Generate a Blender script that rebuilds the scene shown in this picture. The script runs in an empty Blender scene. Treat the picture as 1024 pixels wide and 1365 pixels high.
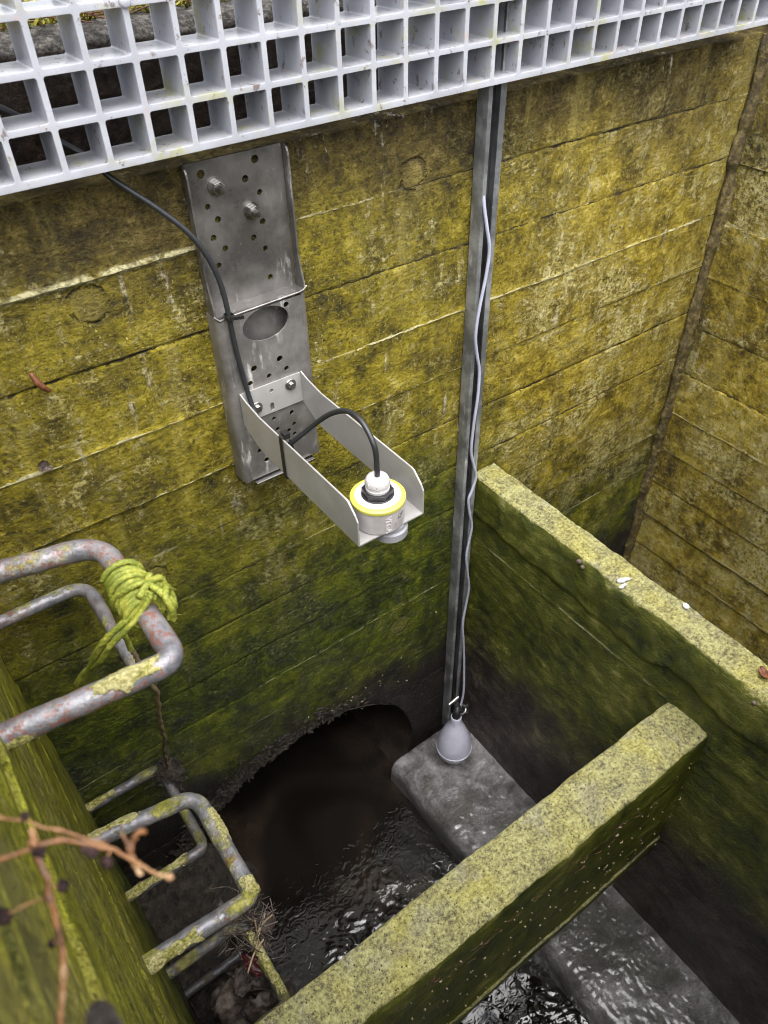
import bpy, bmesh, math, random
import numpy as np
from mathutils import Vector, Matrix
random.seed(7); rng = np.random.default_rng(7)
scene = bpy.context.scene
COL = scene.collection
R = math.radians

# ------------------------------------------------------------------ numpy noise
def _h(ix, iy, seed):
    n = (ix.astype(np.int64) * 374761393 + iy.astype(np.int64) * 668265263 + seed * 2147483647) & 0xffffffff
    n = ((n ^ (n >> 13)) * 1274126177) & 0xffffffff
    n = (n ^ (n >> 16)) & 0xffff
    return n / 65535.0
def vn(x, y, seed=0):
    x = np.asarray(x, float); y = np.asarray(y, float)
    ix = np.floor(x); iy = np.floor(y); fx = x - ix; fy = y - iy
    fx = fx * fx * (3 - 2 * fx); fy = fy * fy * (3 - 2 * fy)
    a = _h(ix, iy, seed); b = _h(ix + 1, iy, seed); c = _h(ix, iy + 1, seed); d = _h(ix + 1, iy + 1, seed)
    return ((a * (1 - fx) + b * fx) * (1 - fy) + (c * (1 - fx) + d * fx) * fy) * 2 - 1
def fbm(x, y, seed=0, o=4):
    s = 0; a = 1; t = 0
    for k in range(o):
        s = s + a * vn(x * 2 ** k + 13.7 * k, y * 2 ** k - 7.3 * k, seed + k); t += a; a *= .55
    return s / t
def sstep(a, b, x):
    t = np.clip((x - a) / (b - a), 0, 1); return t * t * (3 - 2 * t)

# ------------------------------------------------------------------ objects
def link(o, parent=None):
    COL.objects.link(o)
    if parent: o.parent = parent
    return o
def tag(o, label=None, cat=None, group=None, kind=None):
    if label: o['label'] = label
    if cat: o['category'] = cat
    if group: o['group'] = group
    if kind: o['kind'] = kind
    return o
def empty(name, loc=(0, 0, 0)):
    o = bpy.data.objects.new(name, None); o.empty_display_size = .02; o.location = loc
    return link(o)
def mesh_obj(name, verts, faces, mat=None, parent=None, smooth=True):
    me = bpy.data.meshes.new(name); me.from_pydata([tuple(v) for v in verts], [], [tuple(f) for f in faces]); me.update()
    if mat: me.materials.append(mat)
    if smooth:
        me.polygons.foreach_set('use_smooth', [True] * len(me.polygons))
    o = bpy.data.objects.new(name, me)
    link(o)
    if parent:
        o.parent = parent; o.matrix_parent_inverse = Matrix.Translation(-parent.location)
    return o
def sharp(o, deg=35):
    bm = bmesh.new(); bm.from_mesh(o.data)
    bmesh.ops.recalc_face_normals(bm, faces=bm.faces)
    for e in bm.edges:
        if len(e.link_faces) == 2 and e.calc_face_angle(0) > R(deg): e.smooth = False
    bm.to_mesh(o.data); bm.free(); return o
class MB:
    def __init__(s): s.v = []; s.f = []
    def add(s, v, f):
        n = len(s.v); s.v += [tuple(p) for p in v]; s.f += [tuple(i + n for i in q) for q in f]
    def box(s, a, b):
        x0, y0, z0 = a; x1, y1, z1 = b
        s.add([(x0,y0,z0),(x1,y0,z0),(x1,y1,z0),(x0,y1,z0),(x0,y0,z1),(x1,y0,z1),(x1,y1,z1),(x0,y1,z1)],
              [(0,3,2,1),(4,5,6,7),(0,1,5,4),(1,2,6,5),(2,3,7,6),(3,0,4,7)])
    def tube(s, pts, rad, seg=12, cap=True, lobes=0, twist=0, lobe_amp=.25):
        P = [Vector(p) for p in pts]; n = len(P)
        rads = rad if hasattr(rad, '__len__') else [rad] * n
        T = []
        for i in range(n):
            t = P[min(i + 1, n - 1)] - P[max(i - 1, 0)]; T.append(t.normalized())
        up = Vector((0, 0, 1)) if abs(T[0].z) < .9 else Vector((1, 0, 0))
        nrm = (up - T[0] * up.dot(T[0])).normalized()
        rings = []; L = 0
        for i in range(n):
            if i:
                L += (P[i] - P[i - 1]).length
                nrm = (nrm - T[i] * nrm.dot(T[i])).normalized()
            b = T[i].cross(nrm); ring = []
            for k in range(seg):
                a = 2 * math.pi * k / seg
                rr = rads[i] * (1 + (lobe_amp * math.cos(lobes * (a + twist * L)) if lobes else 0))
                ring.append(P[i] + (nrm * math.cos(a) + b * math.sin(a)) * rr)
            rings.append(ring)
        v = [p for r_ in rings for p in r_]
        f = [(i * seg + k, i * seg + (k + 1) % seg, (i + 1) * seg + (k + 1) % seg, (i + 1) * seg + k) for i in range(n - 1) for k in range(seg)]
        if cap: f += [tuple(range(seg - 1, -1, -1)), tuple((n - 1) * seg + k for k in range(seg))]
        s.add(v, f)
    def lathe(s, prof, c, seg=40, axis='z', flat=None):
        v = []; f = []; n = len(prof)
        for i, (r_, h) in enumerate(prof):
            for k in range(seg):
                a = 2 * math.pi * k / seg
                if axis == 'z': v.append((c[0] + r_ * math.cos(a), c[1] + r_ * math.sin(a), c[2] + h))
                else: v.append((c[0] + r_ * math.cos(a), c[1] - h, c[2] + r_ * math.sin(a)))
        for i in range(n - 1):
            for k in range(seg):
                f.append((i * seg + k, i * seg + (k + 1) % seg, (i + 1) * seg + (k + 1) % seg, (i + 1) * seg + k))
        f.append(tuple(range(seg - 1, -1, -1))); f.append(tuple((n - 1) * seg + k for k in range(seg)))
        s.add(v, f)
    def build(s, name, mat, parent=None, smooth=True, ang=35):
        o = mesh_obj(name, s.v, s.f, mat, parent, smooth)
        return sharp(o, ang)
def catmull(pts, n=10):
    P = [Vector(p) for p in pts]; P = [P[0] * 2 - P[1]] + P + [P[-1] * 2 - P[-2]]; out = []
    for i in range(1, len(P) - 2):
        for k in range(n):
            t = k / n; a, b, c, d = P[i - 1:i + 3]
            out.append(.5 * ((2 * b) + (c - a) * t + (2 * a - 5 * b + 4 * c - d) * t * t + (-a + 3 * b - 3 * c + d) * t ** 3))
    out.append(P[-2]); return out
def fillet(pts, rads, n=10, step=.006):
    P = [Vector(p) for p in pts]; out = [P[0]]
    for i in range(1, len(P) - 1):
        a, b, c = P[i - 1], P[i], P[i + 1]; r_ = rads[i - 1]
        p0 = b + (a - b).normalized() * r_; p2 = b + (c - b).normalized() * r_
        q = out[-1]; m = int((p0 - q).length / step)
        out += [q.lerp(p0, k / (m + 1)) for k in range(1, m + 1)]
        out += [p0 * (1 - t) ** 2 + b * 2 * t * (1 - t) + p2 * t * t for t in [k / n for k in range(n + 1)]]
    q = out[-1]; m = int((P[-1] - q).length / step)
    out += [q.lerp(P[-1], k / (m + 1)) for k in range(1, m + 2)]
    return out
def bevel(o, w=.002, seg=2):
    m = o.modifiers.new('bevel', 'BEVEL'); m.width = w; m.segments = seg; m.limit_method = 'ANGLE'; m.angle_limit = R(40); return o
def flat_shape(name, outlines, thick, to_world, mat, parent):
    """a sheet with holes: filled 2D curve -> mesh, then placed by to_world(u,v,w)"""
    cu = bpy.data.curves.new(name, 'CURVE'); cu.dimensions = '2D'; cu.fill_mode = 'BOTH'; cu.extrude = thick / 2
    for ol in outlines:
        sp = cu.splines.new('POLY'); sp.points.add(len(ol) - 1); sp.use_cyclic_u = True
        for p, q in zip(sp.points, ol): p.co = (q[0], q[1], 0, 1)
    tmp = bpy.data.objects.new('tmp', cu); COL.objects.link(tmp)
    me = bpy.data.meshes.new_from_object(tmp.evaluated_get(bpy.context.evaluated_depsgraph_get()))
    bpy.data.objects.remove(tmp); bpy.data.curves.remove(cu)
    v = [to_world(*p.co) for p in me.vertices]; f = [tuple(p.vertices) for p in me.polygons]
    bpy.data.meshes.remove(me)
    bm = bmesh.new()
    o = mesh_obj(name, v, f, mat, parent, False)
    bm.from_mesh(o.data); bmesh.ops.remove_doubles(bm, verts=bm.verts, dist=1e-5); bmesh.ops.recalc_face_normals(bm, faces=bm.faces); bm.to_mesh(o.data); bm.free()
    return o
def circ(x, z, r_, n=18, rz=None): return [(x + r_ * math.cos(2 * math.pi * k / n), z + (rz or r_) * math.sin(2 * math.pi * k / n)) for k in range(n)]

# ------------------------------------------------------------------ node helper
class NT:
    def __init__(s, name):
        s.m = bpy.data.materials.new(name); s.m.use_nodes = True; s.t = s.m.node_tree
        s.b = s.t.nodes['Principled BSDF']; s.tc = s.n('ShaderNodeTexCoord'); s.P = s.tc.outputs['Object']
        s.g = s.n('ShaderNodeNewGeometry')
    def n(s, typ): return s.t.nodes.new(typ)
    def put(s, sock, v):
        if isinstance(v, bpy.types.NodeSocket): s.t.links.new(v, sock)
        elif isinstance(v, (tuple, list)): sock.default_value = (*v, 1) if len(v) == 3 and sock.type == 'RGBA' else v
        else: sock.default_value = v
    def map(s, sc, vec=None, rot=(0,0,0), loc=(0,0,0)):
        n = s.n('ShaderNodeMapping'); s.put(n.inputs[0], vec or s.P); n.inputs['Scale'].default_value = sc; n.inputs['Rotation'].default_value = rot; n.inputs['Location'].default_value = loc
        return n.outputs[0]
    def noise(s, scale, detail=4, rough=.6, vec=None, dist=0):
        n = s.n('ShaderNodeTexNoise'); s.put(n.inputs['Vector'], vec or s.P); n.inputs['Scale'].default_value = scale
        n.inputs['Detail'].default_value = detail; n.inputs['Roughness'].default_value = rough; n.inputs['Distortion'].default_value = dist
        return n.outputs['Fac']
    def vor(s, scale, vec=None, feature='F1', rnd=1):
        n = s.n('ShaderNodeTexVoronoi'); s.put(n.inputs['Vector'], vec or s.P); n.inputs['Scale'].default_value = scale; n.feature = feature
        n.inputs['Randomness'].default_value = rnd
        return n.outputs['Distance']
    def math(s, op, a, b=0, c=0, clamp=False):
        n = s.n('ShaderNodeMath'); n.operation = op; n.use_clamp = clamp
        s.put(n.inputs[0], a); s.put(n.inputs[1], b); s.put(n.inputs[2], c); return n.outputs[0]
    def rng(s, v, a, b, c=0, d=1):
        n = s.n('ShaderNodeMapRange'); n.interpolation_type = 'SMOOTHSTEP'
        for i, x in enumerate((v, a, b, c, d)): s.put(n.inputs[i], x)
        return n.outputs[0]
    def ramp(s, v, stops):
        n = s.n('ShaderNodeValToRGB'); s.put(n.inputs[0], v); cr = n.color_ramp
        while len(cr.elements) < len(stops): cr.elements.new(.5)
        for e, (p, c) in zip(cr.elements, stops): e.position = p; e.color = (*c, 1)
        return n.outputs[0]
    def mix(s, f, a, b, blend='MIX'):
        n = s.n('ShaderNodeMix'); n.data_type = 'RGBA'; n.blend_type = blend
        s.put(n.inputs[0], f); s.put(n.inputs[6], a); s.put(n.inputs[7], b); return n.outputs[2]
    def attr(s, name):
        n = s.n('ShaderNodeAttribute'); n.attribute_name = name; return n.outputs['Fac']
    def xyz(s):
        n = s.n('ShaderNodeSeparateXYZ'); s.put(n.inputs[0], s.P); return n.outputs
    def bump(s, h, dist=.002, strength=1, nrm=None):
        n = s.n('ShaderNodeBump'); s.put(n.inputs['Height'], h); n.inputs['Distance'].default_value = dist; n.inputs['Strength'].default_value = strength
        if nrm: s.put(n.inputs['Normal'], nrm)
        s.put(s.b.inputs['Normal'], n.outputs[0]); return n.outputs[0]
    def set(s, col=None, rough=None, metal=None, **k):
        if col is not None: s.put(s.b.inputs['Base Color'], col)
        if rough is not None: s.put(s.b.inputs['Roughness'], rough)
        if metal is not None: s.put(s.b.inputs['Metallic'], metal)
        for a, v in k.items(): s.put(s.b.inputs[a.replace('_', ' ')], v)
        return s.m

# ------------------------------------------------------------------ wall material
def wall_material(name, along, wet_hi=-.70, wet_lo=-1.32, slime=-1.66, band_top=-.42, gold=0., lime_amt=.9, fin=(.44, .40, .22), rings=(), streaky=0, crack=(.022, .016, .006)):
    """board-marked concrete under algae; along = 0 (x) or 1 (y), axis the boards run in"""
    s = NT(name); x, y, z = s.xyz()
    def al(a, c, b): return (a, b, c) if along == 0 else (b, a, c)       # (along, up, across)
    big = s.noise(2.3, 3, .55); med = s.noise(11, 5, .62); mid2 = s.noise(31, 5, .68, vec=s.map((1, 1, 1), loc=(3, 7, 1)))
    fine = s.noise(120, 5, .7); grit = s.noise(330, 3, .7)
    grain = s.noise(1, 4, .65, vec=s.map(al(14, 210, 14)), dist=.5)
    streak = s.noise(1, 5, .65, vec=s.map(al(55, 7, 55)))
    brick = s.attr('br'); jd = s.attr('jd'); jr = s.attr('jr')
    a = s.math('ADD', s.math('MULTIPLY', med, .50), s.math('MULTIPLY', mid2, .50))
    a = s.math('ADD', a, s.math('MULTIPLY', s.math('SUBTRACT', fine, .5), .35))
    a = s.math('ADD', a, s.math('MULTIPLY', s.math('SUBTRACT', grain, .5), .14))
    a = s.math('ADD', a, s.math('MULTIPLY', brick, .045))
    col = s.ramp(a, [(.35, (.016, .012, .001)), (.43, (.070, .054, .002)), (.50, (.140, .110, .003)), (.57, (.220, .176, .007)), (.67, (.36, .30, .055))])
    gm = s.math('MULTIPLY', s.rng(s.math('ADD', x, s.math('MULTIPLY', s.math('SUBTRACT', big, .5), .5)), .75, 1.15), .8) if along == 0 else gold
    col = s.mix(gm, col, s.ramp(a, [(.35, (.026, .018, .002)), (.43, (.110, .077, .005)), (.50, (.220, .160, .010)), (.57, (.35, .27, .032)), (.67, (.52, .43, .15))]))
    # crisp pale crusts where the film has worn off, in patches
    worn = s.math('ADD', s.math('MULTIPLY', s.noise(62, 6, .78, vec=s.map(al(.8, 1.15, .8))), .60), s.math('MULTIPLY', s.noise(5.5, 5, .65, vec=s.map((1,1,1), loc=(6,2,9))), .57))
    worn = s.math('ADD', worn, s.math('MULTIPLY', s.math('SUBTRACT', streak, .5), .22))
    crust = s.math('MULTIPLY', s.rng(s.math('ADD', worn, s.math('MULTIPLY', gm, .035)), .604, .680), s.rng(fine, .36, .52))
    crust_c = s.mix(s.rng(mid2, .42, .62), (.42, .35, .09), (.56, .50, .25))
    col = s.mix(s.math('MULTIPLY', crust, .9), col, crust_c)
    dk = s.math('MULTIPLY', s.rng(s.noise(46, 6, .78, vec=s.map(al(.8, 1.3, .8), loc=(2,9,5))), .54, .61), s.rng(s.noise(5, 3, .6, vec=s.map((1,1,1), loc=(3,3,7))), .45, .6))
    col = s.mix(s.math('MULTIPLY', dk, .5), col, (.035, .027, .006))
    if streaky:
        col = s.mix(.7, col, s.ramp(a, [(.36, (.050, .056, .003)), (.48, (.150, .158, .005)), (.58, (.26, .26, .012)), (.70, (.42, .40, .07))]))
        sk = s.noise(1, 6, .7, vec=s.map(al(2.2, 120, 120), loc=(2, 1, 4))); col = s.mix(s.math('MULTIPLY', s.rng(sk, .50, .62), streaky), col, s.mix(s.rng(sk, .60, .70), (.33, .33, .018), (.58, .56, .12))); col = s.mix(s.math('MULTIPLY', s.rng(sk, .47, .38), streaky * .6), col, (.050, .056, .003))
    fl = s.math('MULTIPLY', s.rng(s.noise(1, 4, .75, vec=s.map(al(230, 150, 230), loc=(3,3,1))), .575, .635), s.rng(s.noise(4.5, 4, .65, vec=s.map((1,1,1), loc=(7,7,2))), .40, .58)); col = s.mix(s.math('MULTIPLY', fl, .7), col, (.56, .48, .17))  # cream flecks colour in the glints of the wet surface
    dp = s.math('MULTIPLY', s.rng(s.noise(1, 4, .75, vec=s.map(al(170, 170, 170), loc=(8,1,6))), .42, .36), .75); col = s.mix(dp, col, (.022, .017, .002))
    # brown concrete at the top, its tone darkened for the grating's shade
    top_band = s.rng(s.math('ADD', z, s.math('MULTIPLY', s.math('SUBTRACT', big, .5), .45)), band_top - .14, band_top + .08)
    brown = s.ramp(a, [(.33, (.010, .006, .003)), (.45, (.036, .024, .008)), (.55, (.078, .054, .015)), (.68, (.17, .125, .05))])
    col = s.mix(s.math('MULTIPLY', top_band, .85), col, brown)
    vs = s.noise(1, 4, .6, vec=s.map(al(13, 1.1, 13), loc=(4, 4, 4))); col = s.mix(s.rng(vs, .44, .34, 0, .55), col, s.mix(.5, col, (.02, .016, .003))); col = s.mix(s.rng(vs, .54, .66, 0, .30), col, (.40, .33, .09))
    # lime bloom, in vertical runs
    lime = s.math('MULTIPLY', s.rng(s.math('ADD', s.math('MULTIPLY', streak, .75), s.math('MULTIPLY', fine, .25)), .56, .64), s.rng(s.noise(5, 3, .6, vec=s.map((1,1,1), loc=(9,2,4))), .52, .64))
    lime = s.math('MULTIPLY', lime, s.rng(z, -1.35, -.9))
    col = s.mix(s.math('MULTIPLY', lime, lime_amt), col, (.48, .44, .35))
    rebate = s.rng(z, -.318, -.312); col = s.mix(rebate, col, s.mix(s.rng(z, -.196, -.190), s.ramp(s.noise(70, 6, .75), [(.35, (.012, .007, .004)), (.55, (.050, .030, .020)), (.72, (.12, .08, .05))]), s.ramp(s.math('ADD', s.math('MULTIPLY', s.noise(150, 4, .75), .6), s.math('MULTIPLY', s.noise(28, 5, .7), .4)), [(.38, (.018, .014, .011)), (.50, (.10, .088, .074)), (.62, (.34, .31, .27))])))
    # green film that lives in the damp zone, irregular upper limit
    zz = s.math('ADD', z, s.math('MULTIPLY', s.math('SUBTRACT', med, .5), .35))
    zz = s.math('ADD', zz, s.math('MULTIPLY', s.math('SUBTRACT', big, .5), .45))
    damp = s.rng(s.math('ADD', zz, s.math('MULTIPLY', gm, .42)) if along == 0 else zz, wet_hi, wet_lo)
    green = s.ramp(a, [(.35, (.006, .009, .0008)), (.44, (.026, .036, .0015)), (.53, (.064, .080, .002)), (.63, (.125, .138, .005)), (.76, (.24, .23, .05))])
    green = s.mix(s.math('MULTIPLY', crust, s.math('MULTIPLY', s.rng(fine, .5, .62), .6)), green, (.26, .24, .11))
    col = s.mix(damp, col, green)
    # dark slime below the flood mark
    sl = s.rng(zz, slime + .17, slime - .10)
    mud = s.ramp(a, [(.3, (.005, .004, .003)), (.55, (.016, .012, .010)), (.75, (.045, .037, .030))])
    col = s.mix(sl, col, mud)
    # pale specks painted in as wet glints, and blow holes
    sp = s.rng(s.vor(62), .085, .045); sp = s.math('MULTIPLY', sp, s.rng(s.noise(13, 2), .52, .62))
    col = s.mix(s.math('MULTIPLY', sp, .7), col, (.50, .45, .30))
    pit = s.rng(s.vor(27, vec=s.map((1,1,1), loc=(.3,.1,.7))), .075, .03); pit = s.math('MULTIPLY', pit, s.rng(s.noise(7, 2, vec=s.map((1,1,1), loc=(4,4,4))), .5, .62))
    col = s.mix(s.math('MULTIPLY', pit, .85), col, (.02, .016, .008))
    ringh = None
    for rx, rz, r0 in rings:
        dd_ = s.math('SQRT', s.math('ADD', s.math('POWER', s.math('SUBTRACT', x, rx), 2), s.math('POWER', s.math('SUBTRACT', z, rz), 2)))
        dd_ = s.math('ADD', dd_, s.math('MULTIPLY', s.math('SUBTRACT', mid2, .5), .022))
        rim = s.math('MULTIPLY', s.rng(s.math('ABSOLUTE', s.math('SUBTRACT', dd_, r0)), .0045, .0005), s.rng(s.noise(40, 3, .6), .40, .55))
        col = s.mix(s.math('MULTIPLY', rim, .6), col, (.030, .022, .006)); col = s.mix(s.math('MULTIPLY', s.rng(dd_, r0, r0 - .010), .22), col, (.36, .29, .08))
        ringh = s.math('ADD', ringh, rim) if ringh else rim
    # joints between the boards: dark crack or pale fin
    wob = s.math('MULTIPLY', s.math('SUBTRACT', s.noise(45, 4, .7), .5), .009)
    d = s.math('ABSOLUTE', s.math('ADD', jd, wob))
    w = s.math('ADD', .0010, s.math('ADD', s.math('MULTIPLY', s.rng(s.noise(14, 3, .6), .45, .75), .0035), s.math('MULTIPLY', s.rng(jr, .90, .99), .0055)))
    line = s.math('SUBTRACT', 1, s.math('DIVIDE', d, w), clamp=True); line = s.rng(line, 0, .55)
    brk = s.rng(s.noise(19, 4, .7, vec=s.map((1,1,1), loc=(1, 5, 2))), .36, .5)
    line = s.math('MULTIPLY', line, brk)
    lc = s.mix(s.rng(jr, .45, .55), crack, fin)
    lc = s.mix(s.math('MULTIPLY', damp, .65), lc, s.mix(s.rng(jr, .45, .55), (.008, .008, .003), (.20, .20, .10)))
    col = s.mix(s.math('MULTIPLY', line, s.rng(jr, 0, .02)), col, lc)
    h = s.math('ADD', s.math('MULTIPLY', grain, .18), s.math('MULTIPLY', fine, .85)); h = s.math('ADD', h, s.math('MULTIPLY', crust, .35)); h = s.math('ADD', h, s.math('MULTIPLY', s.math('SUBTRACT', fl, dp), .35))
    h = s.math('ADD', h, s.math('MULTIPLY', mid2, .7)); h = s.math('ADD', h, s.math('MULTIPLY', grit, .25))
    h = s.math('SUBTRACT', h, s.math('MULTIPLY', pit, .8)); h = s.math('ADD', h, s.math('MULTIPLY', sp, .5))
    if ringh: h = s.math('SUBTRACT', h, s.math('MULTIPLY', ringh, .8))
    s.bump(h, .0075, 1.0)
    rough = s.math('SUBTRACT', s.rng(fine, .3, .7, .36, .66), s.math('MULTIPLY', s.rng(z, wet_hi, slime), .14))
    return s.set(col, rough, Specular_IOR_Level=.34)

def moss_top_material(name, tone=1.0):
    """lichen-covered top faces, mossy sides; chosen by how far the face looks up"""
    s = NT(name)
    med = s.noise(9, 5, .6); mid = s.noise(34, 5, .65); fine = s.noise(150, 5, .75); grit = s.noise(420, 2, .7)
    a = s.math('ADD', s.math('ADD', s.math('MULTIPLY', fine, .55), s.math('MULTIPLY', mid, .25)), s.math('MULTIPLY', grit, .2))
    t = tone
    lich = s.ramp(a, [(.38, (.050*t, .044*t, .022*t)), (.45, (.17*t, .155*t, .080*t)), (.51, (.31*t, .295*t, .120*t)), (.58, (.45*t, .435*t, .20*t)), (.68, (.62*t, .60*t, .33*t))])
    yel = s.ramp(a, [(.36, (.08, .07, .010)), (.5, (.36, .32, .06)), (.66, (.60, .55, .18))])
    grey = s.ramp(a, [(.36, (.05, .047, .035)), (.5, (.26, .245, .18)), (.68, (.50, .475, .37))])
    col = s.mix(s.math('MULTIPLY', s.rng(med, .46, .66), .52), lich, yel)
    col = s.mix(s.rng(s.noise(13, 4, .65, vec=s.map((1,1,1), loc=(5,1,8))), .52, .66, 0, .5), col, grey)
    pit = s.rng(s.vor(120), .22, .10); col = s.mix(s.math('MULTIPLY', pit, s.rng(mid, .38, .52)), col, (.025, .02, .008))
    return s, col, a, med, mid, fine, grit
def slab_material(name, tone=1.0, along=1, slime=-1.75):
    s, top, a, med, mid, fine, grit = moss_top_material(name, tone)
    x, y, z = s.xyz()
    def al(a_, c, b): return (a_, b, c) if along == 0 else (b, a_, c)
    grain = s.noise(1, 4, .65, vec=s.map(al(9, 200, 9)), dist=.3)
    a2 = s.math('ADD', s.math('ADD', s.math('MULTIPLY', med, .45), s.math('MULTIPLY', mid, .4)), s.math('MULTIPLY', s.math('ADD', fine, grain), .15))
    side = s.ramp(a2, [(.36, (.004, .006, .0006)), (.45, (.020, .027, .0012)), (.53, (.050, .062, .002)), (.62, (.105, .112, .008)), (.74, (.26, .24, .07))])
    zz = s.math('ADD', z, s.math('MULTIPLY', s.math('SUBTRACT', med, .5), .5))
    mud = s.ramp(a2, [(.38, (.005, .0034, .003)), (.50, (.022, .015, .013)), (.60, (.055, .040, .034)), (.72, (.13, .10, .085))])
    side = s.mix(s.rng(zz, slime + .16, slime - .14), side, mud)
    jd = s.attr('jd'); jr = s.attr('jr')
    d = s.math('ABSOLUTE', s.math('ADD', jd, s.math('MULTIPLY', s.math('SUBTRACT', s.noise(40, 4, .7), .5), .006)))
    line = s.rng(d, .0032, .0010); line = s.math('MULTIPLY', line, s.rng(s.noise(12, 4, .7), .45, .58))
    side = s.mix(s.math('MULTIPLY', line, s.rng(jr, 0, .02)), side, s.mix(s.rng(jr, .45, .55), (.004, .004, .002), (.24, .23, .13)))
    sp = s.math('MULTIPLY', s.rng(s.vor(70), .10, .05), s.rng(s.noise(10, 2), .48, .6))
    side = s.mix(s.math('MULTIPLY', sp, .7), side, (.42, .40, .26))
    sx = s.n('ShaderNodeSeparateXYZ'); s.put(sx.inputs[0], s.g.outputs['Normal'])
    up = s.rng(s.math('ADD', sx.outputs[2], s.math('MULTIPLY', s.math('SUBTRACT', mid, .5), .7)), .30, .55)
    col = s.mix(up, side, top)
    h = s.math('ADD', s.math('ADD', s.math('MULTIPLY', mid, .8), s.math('MULTIPLY', fine, .7)), s.math('ADD', s.math('MULTIPLY', grain, .3), s.math('MULTIPLY', grit, .25)))
    h = s.math('ADD', h, s.math('MULTIPLY', med, 1.2)); s.bump(h, .009, 1.0)
    return s.set(col, s.rng(up, 0, 1, .40, .85), Specular_IOR_Level=.32)

# ------------------------------------------------------------------ profile walls
def profile_wall(name, O, U, N, ulen, prof, joints, mat, du=.006, ds=.006, seed=1, board=.0016, amp=.0020, fins=1., hole=None, chip=0., ragged=None, end=True):
    """sweeps a profile of (n, z) points along U from O; n is measured along N. joints: [(z, kind)]
    on faces that stand (z varies) the boards, fins and roughness are real relief"""
    O = np.array(O, float); U = np.array(U, float); N = np.array(N, float)
    us = np.linspace(0, ulen, max(2, int(ulen / du) + 1)); nu = len(us)
    S = [] ; ND = []; JZ = sorted([j[0] for j in joints])
    for i in range(len(prof) - 1):
        (n0, z0), (n1, z1) = prof[i][:2], prof[i + 1][:2]; L = math.hypot(n1 - n0, z1 - z0); d = ((z1 - z0) / L, -(n1 - n0) / L)
        step = prof[i][2] if len(prof[i]) > 2 else ds
        ts = list(np.linspace(0, 1, max(2, int(L / step) + 1)))
        if abs(z1 - z0) > .5 * L and JZ:
            for jz in JZ:
                for e in (-.004, -.0016, 0, .0016, .004):
                    t = (jz + e - z0) / (z1 - z0)
                    if 0 < t < 1: ts.append(t)
        ts = sorted(set(np.round(ts, 6)))
        for t in (ts if i == len(prof) - 2 else ts[:-1]):
            S.append((n0 + (n1 - n0) * t, z0 + (z1 - z0) * t)); ND.append((d[0], d[1]))
    S = np.array(S); ND = np.array(ND); ns = len(S)
    NDs = ND.copy(); NDs[1:] = ND[1:] + ND[:-1]; NDs /= np.linalg.norm(NDs, axis=1)[:, None]     # n,z normal
    sl = np.concatenate([[0], np.cumsum(np.hypot(*(S[1:] - S[:-1]).T))])
    UU, SS = np.meshgrid(us, sl, indexing='ij'); ZZ = np.broadcast_to(S[:, 1], UU.shape); stand = np.abs(ND[:, 0])[None, :] > .5
    stand = np.broadcast_to(stand, UU.shape)
    disp = amp * fbm(UU * 12, SS * 22, seed, 5) + .0012 * fbm(UU * 70, SS * 90, seed + 20, 3)
    jd = np.full(UU.shape, 9.); jr = np.zeros(UU.shape); br = np.zeros(UU.shape); rs = np.random.default_rng(seed)
    JJ = [(-9, None)] + sorted(joints, key=lambda j: j[0]) + [(9, None)]
    for k in range(len(JJ) - 1):
        lo = JJ[k][0]; hi = JJ[k + 1][0]
        m = stand & (ZZ > lo) & (ZZ <= hi)
        off = rs.uniform(-1, 1) * board; tilt = rs.uniform(-1, 1) * board * .8
        tt = np.clip((ZZ - max(lo, -3)) / max(.02, (min(hi, 0) - max(lo, -3))), 0, 1)
        disp = np.where(m, disp + off + tilt * tt + board * .5 * vn(UU * 1.7, 0 * UU + k, seed + 40), disp)
        br = np.where(m, rs.uniform(-1, 1), br)
    for jz, kind in joints:
        zj = jz + .0022 * vn(us * 2.2, us * 0 + jz * 10, seed + 3) + .0012 * vn(us * 14, us * 0 + jz * 10, seed + 4)
        dd = ZZ - zj[:, None]; m = stand & (np.abs(dd) < np.abs(jd)); jd = np.where(m, dd, jd)
        strength = (kind(us) if callable(kind) else kind) + .42 * vn(us * 2.6, us * 0 + jz * 7, seed + 5)
        st = np.broadcast_to(strength[:, None], UU.shape)
        jr = np.where(m, np.clip(st, .03, 1 if callable(kind) else .82), jr)
        fin = np.clip(st - .5, 0, 1.2) * 2 * .0045 * (.5 + .8 * np.abs(fbm(UU * 30, SS * 0 + jz, seed + 9, 3)))
        crk = np.clip(.5 - st, 0, 1) * 2 * .004
        disp = np.where(stand, disp + fins * (fin - crk) * np.exp(-(dd / .0026) ** 2), disp)
    if chip:                                                            # worn arrises and spalls near the corners of the profile
        for i in range(1, len(prof) - 1):
            c = sum(math.hypot(prof[q + 1][0] - prof[q][0], prof[q + 1][1] - prof[q][1]) for q in range(i))
            e = np.exp(-((SS - c) / .012) ** 2); disp = disp - chip * e * (.5 + .7 * fbm(UU * 16, SS * 16, seed + 60 + i, 4))
    if ragged:                                                          # a rough render coat above a ragged lower edge
        zr, th = ragged; edge = zr + .055 * fbm(UU * 4.5, UU * 0, seed + 70, 4) + .012 * fbm(UU * 22, SS * 22, seed + 71, 3)
        k = stand & (ND[:, 0] > 0)[None, :]
        cov = sstep(-.006, .006, ZZ - edge); disp = np.where(k, disp + th * cov * (.55 + .75 * fbm(UU * 11, SS * 11, seed + 72, 5)), disp)
    nn = S[None, :, 0] + NDs[None, :, 0] * disp; zz = S[None, :, 1] + NDs[None, :, 1] * disp
    V = O[None, None, :] + UU[..., None] * U + nn[..., None] * N; V[..., 2] += zz
    keep = np.ones((nu - 1, ns - 1), bool)
    if hole is not None:
        keep = hole(V, S, us)
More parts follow.
